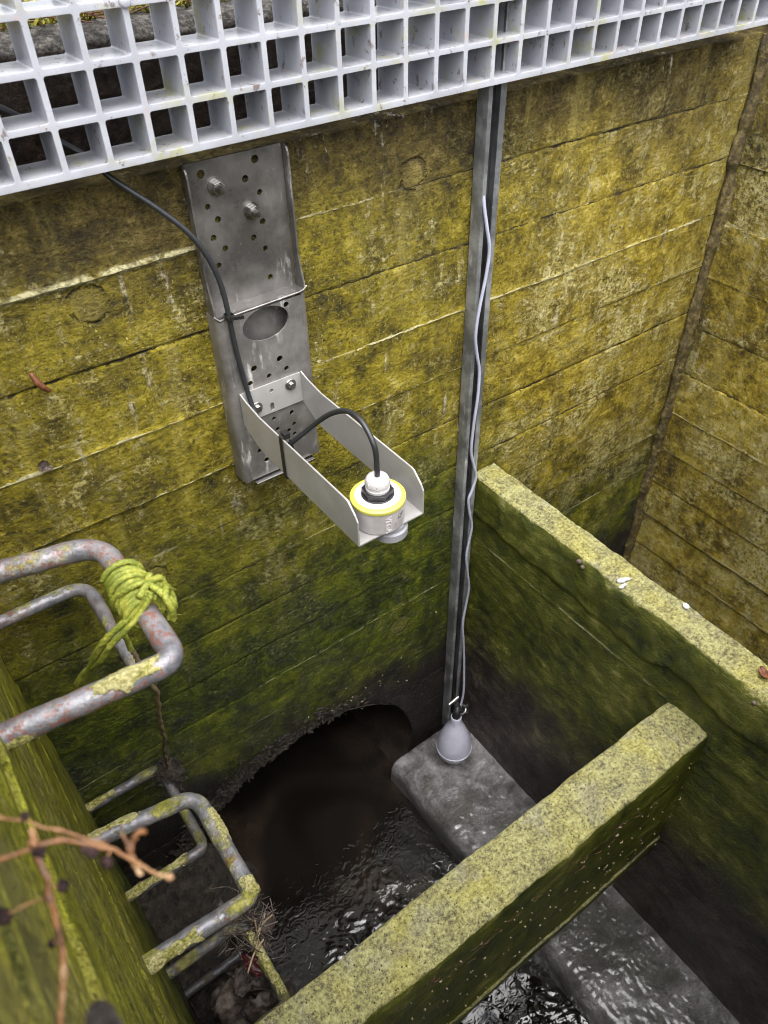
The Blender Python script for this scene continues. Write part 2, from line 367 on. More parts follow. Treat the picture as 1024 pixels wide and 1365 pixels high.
    idx = np.arange(nu * ns).reshape(nu, ns)
    a, b, c, d = idx[:-1, :-1], idx[1:, :-1], idx[1:, 1:], idx[:-1, 1:]
    F = np.stack([a, b, c, d], -1)[keep]
    # make normals look along the profile's outside
    e1 = U; tN = ND[0]; nrm = np.cross(e1, N * -tN[1] * 0 + np.array([0, 0, 1.])) if True else None
    want = N * ND[0][0] + np.array([0, 0, ND[0][1]]); tang = N * (-ND[0][1]) + np.array([0, 0, ND[0][0]])
    if np.dot(np.cross(U, tang), want) < 0: F = F[:, ::-1]
    me = bpy.data.meshes.new(name); me.from_pydata(V.reshape(-1, 3).tolist(), [], F.tolist()); me.update()
    me.polygons.foreach_set('use_smooth', [True] * len(me.polygons)); me.materials.append(mat)
    for nm, A in (('jd', jd), ('jr', jr), ('br', br)):
        at = me.attributes.new(nm, 'FLOAT', 'POINT'); at.data.foreach_set('value', np.ascontiguousarray(A, dtype=np.float32).ravel())
    bm = bmesh.new(); bm.from_mesh(me)
    loose = [v for v in bm.verts if not v.link_faces]; bmesh.ops.delete(bm, geom=loose, context='VERTS')
    if end:                                                             # close the open ends so that the wall is a solid block
        bmesh.ops.holes_fill(bm, edges=[e for e in bm.edges if e.is_boundary], sides=0) if end == 'fill' else None
    bm.to_mesh(me); bm.free()
    o = bpy.data.objects.new(name, me); link(o); return o

# ================================================================== the pit
XL, XR, YF = -.066, 1.675, -1.25          # left wall, right wall, near wall
ZG, ZW, ZB = -.18, -2.2, -2.34            # ground, water, channel bed
KF = lambda u: np.where(u + XL - .12 < .40, 1.35, .30)
J0 = [-.437, -.564, -.690, -.815, -.940, -1.066, -1.190, -1.312, -1.430, -1.552, -1.675, -1.80, -1.925, -2.05]
kinds = [KF, .22, .72, .66, .25, .34, .28, .40, .62, .50, .3, .3, .3, .3]

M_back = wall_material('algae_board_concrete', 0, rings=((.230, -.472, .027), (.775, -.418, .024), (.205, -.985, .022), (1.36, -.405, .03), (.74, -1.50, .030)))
PC = (.46, -2.03)                         # mouth of the drain, centre
def mouth_r(th):
    th = np.asarray(th); k = sstep(R(100), R(172), np.where(th < 0, th + 2 * math.pi, th)) * (1 - sstep(R(215), R(260), np.where(th < 0, th + 2 * math.pi, th)))
    return .326 + .075 * k + .010 * fbm(th * 3.0, th * 0, 5, 4)
def back_hole(V, S, us):
    X = V[..., 0]; Z = V[..., 2]; dx = X - PC[0]; dz = Z - PC[1]; r_ = np.hypot(dx, dz); th = np.arctan2(dz, dx); mr = mouth_r(th)
    near = np.abs(r_ - mr) < .0058; inside = r_ < mr
    k = np.where(near, mr / np.maximum(r_, 1e-6), 1.)
    V[..., 0] = PC[0] + dx * k; V[..., 2] = PC[1] + dz * k
    dead = inside & ~near
    q = dead[:-1, :-1] | dead[1:, :-1] | dead[1:, 1:] | dead[:-1, 1:]
    return ~q
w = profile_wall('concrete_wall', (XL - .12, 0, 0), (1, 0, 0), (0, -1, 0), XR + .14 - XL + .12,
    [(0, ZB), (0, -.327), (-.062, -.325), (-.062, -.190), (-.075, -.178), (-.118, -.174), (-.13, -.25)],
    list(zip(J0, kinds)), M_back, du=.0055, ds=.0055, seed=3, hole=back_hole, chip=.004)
tag(w, 'tall mossy board-marked concrete wall with the dark drain mouth at its foot', 'wall')

M_right = wall_material('golden_board_concrete', 1, wet_hi=-1.9, wet_lo=-2.2, slime=-2.1, band_top=-.46, gold=1.0)
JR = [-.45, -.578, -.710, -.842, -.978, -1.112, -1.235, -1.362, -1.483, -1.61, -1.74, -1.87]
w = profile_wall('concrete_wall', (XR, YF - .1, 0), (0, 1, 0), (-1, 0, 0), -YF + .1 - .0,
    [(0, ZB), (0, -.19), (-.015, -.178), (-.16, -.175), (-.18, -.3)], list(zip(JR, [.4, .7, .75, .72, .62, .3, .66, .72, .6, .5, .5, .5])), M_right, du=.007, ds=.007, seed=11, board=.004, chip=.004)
tag(w, 'ochre side wall of rough boards meeting the tall wall in a dark corner', 'wall')

M_left = wall_material('streaked_board_concrete', 1, wet_hi=-1.15, wet_lo=-1.7, slime=-1.85, band_top=.3, lime_amt=.06, fin=(.24, .225, .03), streaky=.9, crack=(.07, .072, .006))
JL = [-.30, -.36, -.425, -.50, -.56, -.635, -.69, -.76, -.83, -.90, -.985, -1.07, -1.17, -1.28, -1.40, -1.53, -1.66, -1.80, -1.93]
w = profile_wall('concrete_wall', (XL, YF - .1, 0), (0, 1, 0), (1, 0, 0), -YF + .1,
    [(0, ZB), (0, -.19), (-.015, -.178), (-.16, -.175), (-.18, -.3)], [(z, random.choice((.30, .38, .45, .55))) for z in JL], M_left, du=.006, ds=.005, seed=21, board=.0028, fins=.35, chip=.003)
tag(w, 'yellow-green streaked wall that carries the step rungs', 'wall')

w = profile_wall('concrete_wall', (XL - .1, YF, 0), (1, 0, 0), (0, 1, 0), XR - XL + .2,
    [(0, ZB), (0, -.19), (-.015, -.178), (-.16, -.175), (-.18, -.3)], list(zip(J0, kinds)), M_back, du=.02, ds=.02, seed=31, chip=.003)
tag(w, 'mossy concrete wall at the near side, under the camera', 'wall')

# the rough seam of cement in the corner between back and right wall
s = MB(); zs = np.linspace(-2.3, -.33, 330)
sx = [(XR - .006 + .004 * vn(z * 9, 0, 1), -.006 + .004 * vn(z * 9, 3, 2), z) for z in zs]
s.tube([(float(a), float(b), float(c)) for a, b, c in sx], [float(.0155 + .007 * fbm(z * 25, 1., 4, 4)) for z in zs], 10)
M_seam = NT('corner_cement'); a = M_seam.noise(60, 6, .7); M_seam.bump(M_seam.noise(140, 5, .7), .006)
M_seam = M_seam.set(M_seam.ramp(a, [(.3, (.015, .010, .004)), (.5, (.07, .05, .014)), (.62, (.17, .13, .04)), (.78, (.38, .33, .17))]), .6)
o = s.build('corner_fillet', M_seam); tag(o, 'crumbly dark cement seam running down the corner of the two walls', 'seam')

# divider wall and baffle
M_div = slab_material('mossy_divider_concrete', .92, 1, slime=-1.68)
TW = .066
w = profile_wall('divider_wall', (.955, YF - .05, 0), (0, 1, 0), (-1, 0, 0), -YF + .05,
    [(0, ZB), (0, -1.122, .004), (-.004, -1.115, .004), (-TW + .004, -1.115, .004), (-TW, -1.122), (-TW, ZB)],
    [(-1.300, .60)], M_div, du=.0055, ds=.006, seed=41, board=.0025, amp=.003, chip=.0060, ragged=(-1.225, .010), fins=.6)
tag(w, 'thin mossy dividing wall with a lichen-pale top, running towards the viewer', 'wall')
M_baf = slab_material('lichen_baffle_concrete', 1.0, 0, slime=-1.95)
w = profile_wall('baffle_wall', (XL - .02, -.700, 0), (1, 0, 0), (0, -1, 0), .955 - XL + .03,
    [(-.097, -1.775), (0, -1.775), (0, -1.306, .004), (-.004, -1.300, .004), (-.093, -1.300, .004), (-.097, -1.306), (-.097, -1.775)],
    [(-1.722, .68), (-1.395, .62)], M_baf, du=.0055, ds=.006, seed=51, board=.003, amp=.0028, chip=.0045, fins=.6)
tag(w, 'thick lichen-topped concrete beam spanning the channel in the foreground', 'baffle')

# drain pipe behind the mouth
M_pipe = NT('wet_pipe_concrete'); a = M_pipe.noise(14, 5, .65); M_pipe.bump(M_pipe.noise(60, 5, .7), .006)
M_pipe = M_pipe.set(M_pipe.ramp(a, [(.3, (.012, .010, .008)), (.55, (.035, .026, .02)), (.75, (.07, .05, .035))]), .5)
th = np.linspace(-math.pi, math.pi, 97)[:-1]; v = []; f = []; ys = [0, .03, .1, .25, .5, .9, 1.5, 2.2]; n = len(th)
for y_ in ys:
    k = min(1, y_ / .25); rr = mouth_r(th) * (1 - k) + .33 * k
    for t, r_ in zip(th, rr): v.append((PC[0] + r_ * math.cos(t), y_ - .001, PC[1] + r_ * math.sin(t)))
for i in range(len(ys) - 1):
    for k in range(n): f.append((i * n + k, (i + 1) * n + k, (i + 1) * n + (k + 1) % n, i * n + (k + 1) % n))
f.append(tuple((len(ys) - 1) * n + k for k in range(n)))
o = mesh_obj('drain_pipe', v, f, M_pipe); tag(o, 'dark round drain pipe opening at the foot of the tall wall', 'pipe')

# floor, ledge, water
M_bed = NT('silt'); M_bed.bump(M_bed.noise(50, 5), .01); M_bed = M_bed.set(M_bed.ramp(M_bed.noise(8, 4), [(.35, (.02, .014, .008)), (.65, (.07, .045, .025))]), .6)
o = mesh_obj('channel_floor', [(XL - .1, YF - .1, ZB + .002), (XR + .1, YF - .1, ZB + .002), (XR + .1, 2.3, ZB + .002), (XL - .1, 2.3, ZB + .002)], [(0, 1, 2, 3)], M_bed); tag(o, kind='structure')

def wet_ledge():
    s = NT('wet_ledge_concrete'); med = s.noise(9, 5, .62); mid = s.noise(40, 5, .68); wr = s.noise(1, 4, .62, vec=s.map((105, 150, 105)), dist=1.0)
    a = s.math('ADD', s.math('MULTIPLY', med, .5), s.math('MULTIPLY', mid, .5))
    col = s.ramp(a, [(.34, (.03, .027, .027)), (.45, (.13, .12, .122)), (.54, (.27, .255, .262)), (.66, (.47, .45, .46))])  # greys lightened to carry the sky's reflection in the wet film
    col = s.mix(s.math('MULTIPLY', s.rng(s.noise(5, 4, .6), .48, .62), .6), col, (.045, .048, .022))
    x, y, z = s.xyz()
    h = s.math('ADD', s.math('MULTIPLY', wr, 1.0), s.math('ADD', s.math('MULTIPLY', mid, .5), s.math('MULTIPLY', s.noise(210, 4, .7), .35)))
    s.bump(h, .0085, 1.0)
    return s.set(col, s.rng(mid, .35, .65, .28, .45), Specular_IOR_Level=.8, Coat_Weight=.7, Coat_Roughness=.20, Coat_IOR=1.7)
M_ledge = wet_ledge()
uy = np.append(np.arange(YF - .05, -.016, .0035), [-.0125, -.0105, -.009]); prof = [(.703, ZB), (.700, ZW - .02), (.697, ZW + .04), (.699, -2.125), (.708, -2.108), (.722, -2.102)] + [(float(x_), -2.100 + .02 * (x_ - .72)) for x_ in np.arange(.73, .965, .0035)]
prof = np.array(prof); A, B = np.meshgrid(uy, np.arange(len(prof)), indexing='ij')
PX = prof[B.astype(int), 0]; PZ = prof[B.astype(int), 1]
rg_ = 1 - np.abs(fbm(PX * 60 + 1.5 * fbm(PX * 9, A * 9, 3, 2), A * 60 + 1.5 * fbm(PX * 9, A * 9, 4, 2), 18, 3)) * 2.2
PZ = PZ + (.004 * fbm(PX * 14, A * 14, 8, 5) + .0016 * rg_) * (PZ > -2.12); PX = PX + .007 * fbm(A * 9, PZ * 9, 9, 5) * (PX < .74)
PZ[-3] -= .003; PZ[-2] -= .010; PZ[-1] = ZB
V = np.stack([PX, A, PZ], -1).reshape(-1, 3); nu, ns = A.shape; idx = np.arange(nu * ns).reshape(nu, ns)
F = np.stack([idx[:-1, :-1], idx[:-1, 1:], idx[1:, 1:], idx[1:, :-1]], -1).reshape(-1, 4)[:, ::-1]
o = mesh_obj('ledge', V, F, M_ledge); tag(o, kind='structure')

# silted bench on the left between wall, rungs and drain mouth
M_soil = NT('root_mat_soil'); a = M_soil.noise(45, 6, .75); M_soil.bump(M_soil.noise(110, 6, .75), .012)
M_soil = M_soil.set(M_soil.ramp(a, [(.3, (.006, .005, .004)), (.5, (.030, .023, .017)), (.64, (.075, .058, .042)), (.8, (.17, .13, .09))]), M_soil.rng(M_soil.noise(70, 3), .4, .6, .25, .7))
gx = np.arange(-.08, .30, .004); gy = np.arange(-1.0, .01, .005); X, Y = np.meshgrid(gx, gy, indexing='ij')
edge = .105 + .05 * fbm(Y * 4, Y * 0, 12, 4) + .10 * sstep(-.25, 0, Y) * 0.6
H = ZW - .05 + .20 * (1 - sstep(-.05, .08, X - edge)) + .14 * sstep(-.40, 0.02, Y) * (1 - sstep(-.10, .12, X - edge)) + .035 * fbm(X * 11, Y * 11, 13, 5)+ .02*fbm(X*45,Y*45,14,3)
V = np.stack([X, Y, H], -1).reshape(-1, 3); nu, ns = X.shape; idx = np.arange(nu * ns).reshape(nu, ns)
F = np.stack([idx[:-1, :-1], idx[1:, :-1], idx[1:, 1:], idx[:-1, 1:]], -1).reshape(-1, 4)
o = mesh_obj('silt_bank', V, F, M_soil); tag(o, kind='structure')

# water
s = NT('dirty_water'); x, y, z = s.xyz()
murk = s.noise(3.2, 4, .6, dist=.6)
col = s.ramp(murk, [(.35, (.006, .005, .004)), (.52, (.011, .009, .0075)), (.66, (.027, .019, .014)), (.8, (.036, .026, .019))])
s.bump(s.noise(38, 2, .4, dist=1.8), .006, .25)
M_water = s.set(col, .02, IOR=1.6)
gx = np.arange(XL - .05, .735, .004); gy = np.concatenate([np.arange(YF - .02, .0, .004), np.arange(0, 2.25, .05)]); X, Y = np.meshgrid(gx, gy, indexing='ij')
act = sstep(-.10, -.45, Y) * .68 + .12
H = ZW + act * (.0050 * fbm(X * 15 + 2 * Y, Y * 12, 15, 2) + (.0042 * (1 - 2 * np.abs(fbm(X * 34 + .6 * fbm(X * 20, Y * 20, 5, 2), Y * 26, 16, 2))) + .0012 * np.sin(X * 130 + Y * 190 + 16 * fbm(X * 14, Y * 14, 19, 2))) * sstep(.0, .42, fbm(X * 6.5, Y * 6.5, 17, 2)))
V = np.stack([X, Y, H], -1).reshape(-1, 3); nu, ns = X.shape; idx = np.arange(nu * ns).reshape(nu, ns)
F = np.stack([idx[:-1, :-1], idx[1:, :-1], idx[1:, 1:], idx[:-1, 1:]], -1).reshape(-1, 4)
o = mesh_obj('water', V, F, M_water); tag(o, kind='structure')

# ground round the pit, out to the horizon
M_ground = NT('litter_soil'); a = M_ground.noise(60, 6, .75); M_ground.bump(M_ground.noise(90, 6, .75), .012)
M_ground = M_ground.set(M_ground.mix(M_ground.rng(M_ground.noise(5, 4), .45, .6), M_ground.ramp(a, [(.3, (.05, .035, .02)), (.55, (.17, .12, .075)), (.75, (.34, .27, .18))]), (.10, .11, .025)), .85)
x0, x1, y0, y1 = XL - .14, XR + .14, YF - .14, .112; B_ = 300
v = [(x0, y0, ZG), (x1, y0, ZG), (x1, y1, ZG), (x0, y1, ZG), (-B_, -B_, ZG), (B_, -B_, ZG), (B_, B_, ZG), (-B_, B_, ZG)]
o = mesh_obj('ground', v, [(0, 4, 5, 1), (1, 5, 6, 2), (2, 6, 7, 3), (3, 7, 4, 0)], M_ground, smooth=False); tag(o, kind='structure')

# ================================================================== grating
def grp():
    s = NT('grey_moulded_plastic'); x, y, z = s.xyz()
    f1 = s.noise(9, 4, .6); f2 = s.noise(160, 4, .7)
    col = s.mix(s.rng(f1, .35, .65), (.275, .28, .305), (.33, .335, .365))
    alg = s.math('MULTIPLY', s.rng(s.noise(12, 5, .7, vec=s.map((1,1,1), loc=(2,2,8))), .50, .68), s.rng(s.noise(45, 4), .42, .6))
    col = s.mix(s.math('MULTIPLY', alg, .7), col, (.26, .26, .07))
    dirt = s.rng(s.noise(75, 5, .75, vec=s.map((1, 1, .7))), .59, .66)
    col = s.mix(s.math('MULTIPLY', dirt, .75), col, (.10, .065, .045))
    pk = s.rng(s.noise(30, 5, .7, vec=s.map((1, 1, 2), loc=(7,0,1))), .60, .72); col = s.mix(s.math('MULTIPLY', pk, .35), col, (.42, .25, .20))
    s.bump(s.math('ADD', s.math('MULTIPLY', f2, .3), s.math('MULTIPLY', dirt, .5)), .0012, .6)
    return s.set(col, .26, IOR=1.5, Subsurface_Weight=.3, Subsurface_Radius=(.02, .02, .022), Subsurface_Scale=1.0)
M_grp = grp()
PIT = .0536; gx0 = .236 - PIT * 7; nxb = 33; gz0 = -.2965; RP = .0515; nzb = 8
yF, yB = -.055, .008; bf, bb = .0033, .0026          # half widths front, back (bars taper)
V = []; F = []
def vid(p): V.append(p); return len(V) - 1
xs = [gx0 + PIT * i for i in range(nxb)]; zs = [gz0 + .004 + RP * i for i in range(nzb)]
def ring(cx0, cx1, cz0, cz1, y_, c, n=3):
    pts = []
    for (px, pz, a0) in ((cx0 + c, cz0 + c, 180), (cx1 - c, cz0 + c, 270), (cx1 - c, cz1 - c, 0), (cx0 + c, cz1 - c, 90)):
        for k in range(n + 1):
            a = R(a0 + 90 * k / n); pts.append(vid((px + c * math.cos(a), y_, pz + c * math.sin(a))))
    return pts
for i in range(nxb - 1):
    for j in range(nzb - 1):
        x0, x1, z0, z1 = xs[i], xs[i + 1], zs[j], zs[j + 1]
        fo = [vid((x0, yF, z0)), vid((x1, yF, z0)), vid((x1, yF, z1)), vid((x0, yF, z1))]
        bo = [vid((x0, yB, z0)), vid((x1, yB, z0)), vid((x1, yB, z1)), vid((x0, yB, z1))]
        fi = ring(x0 + bf, x1 - bf, z0 + bf, z1 - bf, yF, .0030)
        fi2 = ring(x0 + bf + .0003, x1 - bf - .0003, z0 + bf + .0003, z1 - bf - .0003, yF + .0010, .0028)
        bi = ring(x0 + bb, x1 - bb, z0 + bb, z1 - bb, yB, .002)
        for outer, inner, flip in ((fo, fi, False), (bo, bi, True)):
            for c in range(4):
                r4 = inner[c * 4:c * 4 + 4]; nxt = inner[((c + 1) % 4) * 4]
                quads = [(outer[c], r4[k + 1], r4[k]) for k in range(3)] + [(outer[c], outer[(c + 1) % 4], nxt, r4[3])]
                for q in quads: F.append(q[::-1] if flip else q)
        for a_, b_ in ((fi, fi2), (fi2, bi)):
            for k in range(16): F.append((a_[k], a_[(k + 1) % 16], b_[(k + 1) % 16], b_[k]))
x0, x1, z0, z1 = xs[0], xs[-1], zs[0], zs[-1]
e = .0050
q = [vid(p) for p in ((x0-e,yF,z0-e),(x1+e,yF,z0-e),(x1+e,yF,z1+e),(x0-e,yF,z1+e),(x0-e,yB,z0-e),(x1+e,yB,z0-e),(x1+e,yB,z1+e),(x0-e,yB,z1+e),(x0,yF,z0),(x1,yF,z0),(x1,yF,z1),(x0,yF,z1),(x0,yB,z0),(x1,yB,z0),(x1,yB,z1),(x0,yB,z1))]
for c in range(4):
    d = (c + 1) % 4
    F += [(q[c], q[d], q[8 + d], q[8 + c]), (q[4 + c], q[12 + c], q[12 + d], q[4 + d]), (q[c], q[4 + c], q[4 + d], q[d])]
gr = empty('grating_panel', (.7, -.03, gz0)); tag(gr, 'pale grey moulded grating panel of square cells, stood on edge across the top', 'grating')
o = mesh_obj('mesh_panel', V, F, M_grp, gr, False)
bm = bmesh.new(); bm.from_mesh(o.data); bmesh.ops.remove_doubles(bm, verts=bm.verts, dist=1e-6); bmesh.ops.recalc_face_normals(bm, faces=bm.faces); bm.to_mesh(o.data); bm.free()
s = MB(); s.lathe([(.0, .0), (.0062, 0), (.0066, .002), (.005, .0045), (.002, .0055), (0, .0056)], (.3435, -.0552, -.1365), 16, 'y'); s.build('bolt', M_grp, gr)

# ================================================================== steel materials
def steel(name, c0, c1, rough, scale_vec=(300, 4, 4), spots=.3, metal=1.):
    s = NT(name); br_ = s.noise(1, 3, .6, vec=s.map(scale_vec)); bl = s.noise(14, 5, .65); fine = s.noise(120, 4, .7)
    col = s.mix(s.rng(bl, .35, .68), c0, c1)
    st = s.math('MULTIPLY', s.rng(s.noise(1, 4, .7, vec=s.map((70, 70, 16))), .54, .72), s.rng(s.noise(8, 3, .6, vec=s.map((1,1,1), loc=(1,8,3))), .47, .62))
    col = s.mix(s.math('MULTIPLY', st, spots), col, (.62, .60, .58))
    sp = s.rng(s.vor(130), .12, .05); sp = s.math('MULTIPLY', sp, s.rng(fine, .5, .65)); col = s.mix(s.math('MULTIPLY', sp, spots), col, (.7, .68, .66))
    s.bump(s.math('ADD', s.math('MULTIPLY', br_, .4), s.math('MULTIPLY', bl, .5)), .0008, .4)
    met = s.math('SUBTRACT', metal, s.math('MULTIPLY', st, .6 * spots))
    return s.set(col, s.rng(s.math('ADD', s.math('MULTIPLY', bl, .6), s.math('MULTIPLY', fine, .4)), .35, .65, rough - .07, rough + .12), met)
M_ss = steel('weathered_stainless', (.13, .122, .117), (.24, .228, .218), .32, spots=.8, metal=.7)
M_ss2 = steel('stainless_box', (.16, .15, .144), (.28, .265, .255), .40, spots=.7, metal=.6)
M_arm = steel('clean_stainless', (.36, .35, .34), (.42, .41, .40), .42, (4, 300, 4), .08, metal=.4)
M_bolt = steel('bolt_steel', (.30, .29, .28), (.44, .43, .41), .30, spots=.2)
M_chrome = steel('bright_steel', (.34, .335, .33), (.46, .455, .45), .30, spots=.2)
M_galv = steel('zinc_rail', (.13, .135, .14), (.34, .35, .36), .38, (4, 4, 4), .6, .45)
def plain(name, col, rough, metal=0, bumps=0, bscale=200, **k):
    s = NT(name); n_ = s.noise(25, 4, .65)
    c = s.mix(s.rng(n_, .3, .7), tuple(x * .86 for x in col), tuple(min(1, x * 1.08) for x in col))
    if bumps: s.bump(s.noise(bscale, 4, .65), bumps, .6)
    return s.set(c, rough, metal, **k)
M_rub = plain('black_cable_jacket', (.018, .019, .021), .42, 0, .0006)
M_tie = plain('black_nylon', (.012, .012, .012), .38)
M_white = plain('off_white_plastic', (.42, .395, .40), .32, 0, .0002, 500)
M_cap = plain('white_plastic_cap', (.44, .42, .43), .35)
M_yel = plain('pale_yellow_plastic', (.46, .44, .075), .42)
M_blk = plain('black_plastic', (.016, .016, .018), .35)
M_grey = plain('grey_plastic', (.22, .22, .24), .4)
M_ink = plain('grey_print', (.10, .10, .10), .6)

# ================================================================== bracket
br = empty('mounting_bracket', (.46, 0, -.83)); tag(br, 'perforated stainless steel bracket bolted to the wall with an arm sticking out', 'bracket')
X0, X1 = .390, .5405; yU = -.0075
zt, zm, zb = -.324, -.528, -.836
def rrect(x0, x1, z0, z1, r_=.004, n=4):
    out = []
    for px, pz, a0 in ((x0 + r_, z0 + r_, 180), (x1 - r_, z0 + r_, 270), (x1 - r_, z1 - r_, 0), (x0 + r_, z1 - r_, 90)):
        out += [(px + r_ * math.cos(R(a0 + 90 * k / n)), pz + r_ * math.sin(R(a0 + 90 * k / n))) for k in range(n + 1)]
    return out
def folded(name, cross, zlist, thick, mat, parent, axis='x'):
    """sheet bent along a cross-section of (x, y) points and extruded in z between zlist[0], zlist[1]"""
    P = [Vector((a, b)) for a, b in cross]; n = len(P); L = []; Rr = []
    for i in range(n):
        t0 = (P[i] - P[i - 1]).normalized() if i else None; t1 = (P[i + 1] - P[i]).normalized() if i < n - 1 else None
        t = ((t0 or t1) + (t1 or t0)).normalized(); nr = Vector((-t.y, t.x)); k = 1 / max(.4, nr.dot(Vector((-(t1 or t0).y, (t1 or t0).x))))
        L.append(P[i] + nr * thick / 2 * k); Rr.append(P[i] - nr * thick / 2 * k)
    loop = L + Rr[::-1]; m = len(loop)
    v = []; 
    for zz_ in zlist:
        for p in loop: v.append((p.x, p.y, zz_) if axis == 'x' else (p.x, zz_, p.y) if axis == 'y' else (zz_, p.x, p.y))
    f = [(k, (k + 1) % m, m + (k + 1) % m, m + k) for k in range(m)]
    for base in (0, m):
        for i in range(n - 1): f.append((base + i, base + i + 1, base + m - 2 - i, base + m - 1 - i))
    o = mesh_obj(name, v, f, mat, parent, True); return sharp(o, 40)
def arc(cx, cy, r_, a0, a1, n=5): return [(cx + r_ * math.cos(R(a0 + (a1 - a0) * k / n)), cy + r_ * math.sin(R(a0 + (a1 - a0) * k / n))) for k in range(n + 1)]
# upper tray: face with holes, side flanges towards the viewer, floor flange with a bright lip
up_holes = [(.496,-.337,.0056),(.415,-.340,.0056),(.478,-.359,.0050),(.4975,-.381,.0042),(.417,-.383,.0042),(.4965,-.422,.0046),(.479,-.441,.0046),(.418,-.426,.0046),(.433,-.445,.0046),(.429,-.403,.0048),(.495,-.461,.0042),(.4975,-.506,.0044),(.418,-.508,.0046),(.419,-.466,.0042)]
o = flat_shape('back_plate', [rrect(X0 + .002, X1 - .002, zm, zt, .003)] + [circ(a, b, c) for a, b, c in up_holes], .003, lambda u, v_, w_: (u, yU - w_, v_), M_ss, br)
for xa, sgn in ((X0, 1), (X1, -1)):
    ol = [(-.0095, zm), (-.0095, zt - .001), (-.014, zt - .001), (-.0185, zt - .003), (-.0215, zt - .008), (-.0225, zt - .014), (-.0240, zm + .05), (-.033, zm + .010), (-.033, zm)]
    flat_shape('side_flange', [ol], .0028, (lambda xa_: lambda u, v_, w_: (xa_ + w_, u, v_))(xa), M_ss, br)
s = MB(); s.box((X0 + .0015, -.036, zm - .003), (X1 - .0015, -.0085, zm)); s.build('tray_floor', M_ss, br, False)
s = MB(); s.tube([(X0 - .003, -.0335, zm + .001), (X0 + .004, -.037, zm - .006), (X0 + .014, -.0375, zm - .0035), (X1 - .012, -.0375, zm - .0005), (X1 - .004, -.037, zm + .001), (X1 + .003, -.034, zm + .004)], .0016, 10); s.build('bright_lip', M_ss2, br, True, 80)
# lower box: face forward, sides folded back to the wall, an oval look-through
yL = -.036; r_ = .010
low_holes = [(.504,-.5415,.0046),(.436,-.628,.0052),(.482,-.627,.0052),(.492,-.648,.0042),(.460,-.650,.0042),(.426,-.651,.0044),(.458,-.731,.0034),(.492,-.733,.0042),(.494,-.757,.0036),(.462,-.754,.0038),(.483,-.766,.0040),(.493,-.777,.0036),(.424,-.782,.0042),(.434,-.806,.0048)]
oval = circ(.4665, -.5605, .0395, 48, .0265)
o = flat_shape('front_plate', [rrect(X0 + r_, X1 - r_, zb, zm - .006, .001), oval] + [circ(a, b, c) for a, b, c in low_holes], .003, lambda u, v_, w_: (u, yL - w_, v_), M_ss2, br)
for sgn, xa in ((1, X0), (-1, X1)):
    cross = [(xa, -.004)] + [(xa, -.015)] + [(xa + sgn * (r_ - r_ * math.cos(R(a))), yL + r_ - r_ * math.sin(R(a))) for a in (0, 18, 36, 54, 72, 90)]
    folded('folded_side', cross, (zb - .002, zm - .004), .003, M_ss2, br)
s = MB(); s.box((X0 + .016, -.047, zb - .006), (X1 - .018, -.006, zb - .003)); bevel(s.build('bottom_lip', M_chrome, br, False), .001)
s = MB(); s.box((X0 + .03, -.0095, zm - .11), (X1 - .02, -.0065, zm - .01)); s.build('rear_plate', M_ss2, br, False)
# anchor bolts in the tray, screws in the arm foot
def hexprof(mb, c, rad, h0, h1, axis='y', rot=0):
    v = []
    for h in (h0, h1):
        for k in range(6):
            a = R(60 * k + rot); v.append((c[0] + rad * math.cos(a), c[1] - h, c[2] + rad * math.sin(a)) if axis == 'y' else (c[0] + rad * math.cos(a), c[1] + rad * math.sin(a), c[2] + h))
    mb.add(v, [(k, (k + 1) % 6, 6 + (k + 1) % 6, 6 + k) for k in range(6)] + [tuple(range(5, -1, -1)), tuple(range(6, 12))])
for bx, bz in ((.4330, -.3590), (.4805, -.4020)):
    s = MB(); s.lathe([(.0005, 0), (.0118, 0), (.0118, .0022), (.0055, .0024), (.0005, .0024)], (bx, yU - .0016, bz), 28, 'y'); wsh = s.build('washer', M_bolt, br)
    s = MB(); hexprof(s, (bx, yU - .004, bz), .0092, 0, .0095, rot=12); nut = bevel(s.build('nut', M_bolt, br, False), .0008)
    s = MB(); s.lathe([(.0005, 0), (.0050, 0)] + [(.0050 - .0005 * (k % 2), .008 + .0012 * k) for k in range(8)] + [(.0040, .0185), (.0005, .0187)], (bx, yU - .004, bz), 18, 'y'); st = s.build('stud', M_bolt, br)
# arm: U-shaped sheet, foot plate on the box, shelf at the far end
ax0, ax1 = .4045, .5155; zt_, zb_ = -.672, -.741; ya, ye = -.0385, -.363
arm = empty('arm', (.46, -.04, -.7)); arm.parent = br; arm.matrix_parent_inverse = Matrix.Translation(-br.location)
ol = [(ya - .001, zt_ + .012), (ya - .001, zb_ + .022), (-.075, zb_ + .006), (-.10, zb_), (ye, zb_), (ye, -.697), (ye + .006, -.688), (ye + .022, -.6735), (ye + .028, zt_), (-.10, zt_), (-.06, zt_ + .006)]
for xa in (ax0, ax1):
    o = flat_shape('side_plate', [ol], .0028, (lambda xa_: lambda u, v_, w_: (xa_ + w_, u, v_))(xa), M_arm, arm); bevel(o, .0006, 1)
o = flat_shape('foot_plate', [rrect(ax0 + .0016, ax1 - .0016, -.716, -.662, .001), circ(.4585, -.6755, .0036), [(.4565 + a * .0036, -.7035 + b) for a, b in ((-1, -.006), (-.6, -.0085), (0, -.0095), (.6, -.0085), (1, -.006), (1, .003), (.6, .0055), (0, .0065), (-.6, .0055), (-1, .003))]], .0026, lambda u, v_, w_: (u, yL - .0034 - w_, v_), M_arm, arm)
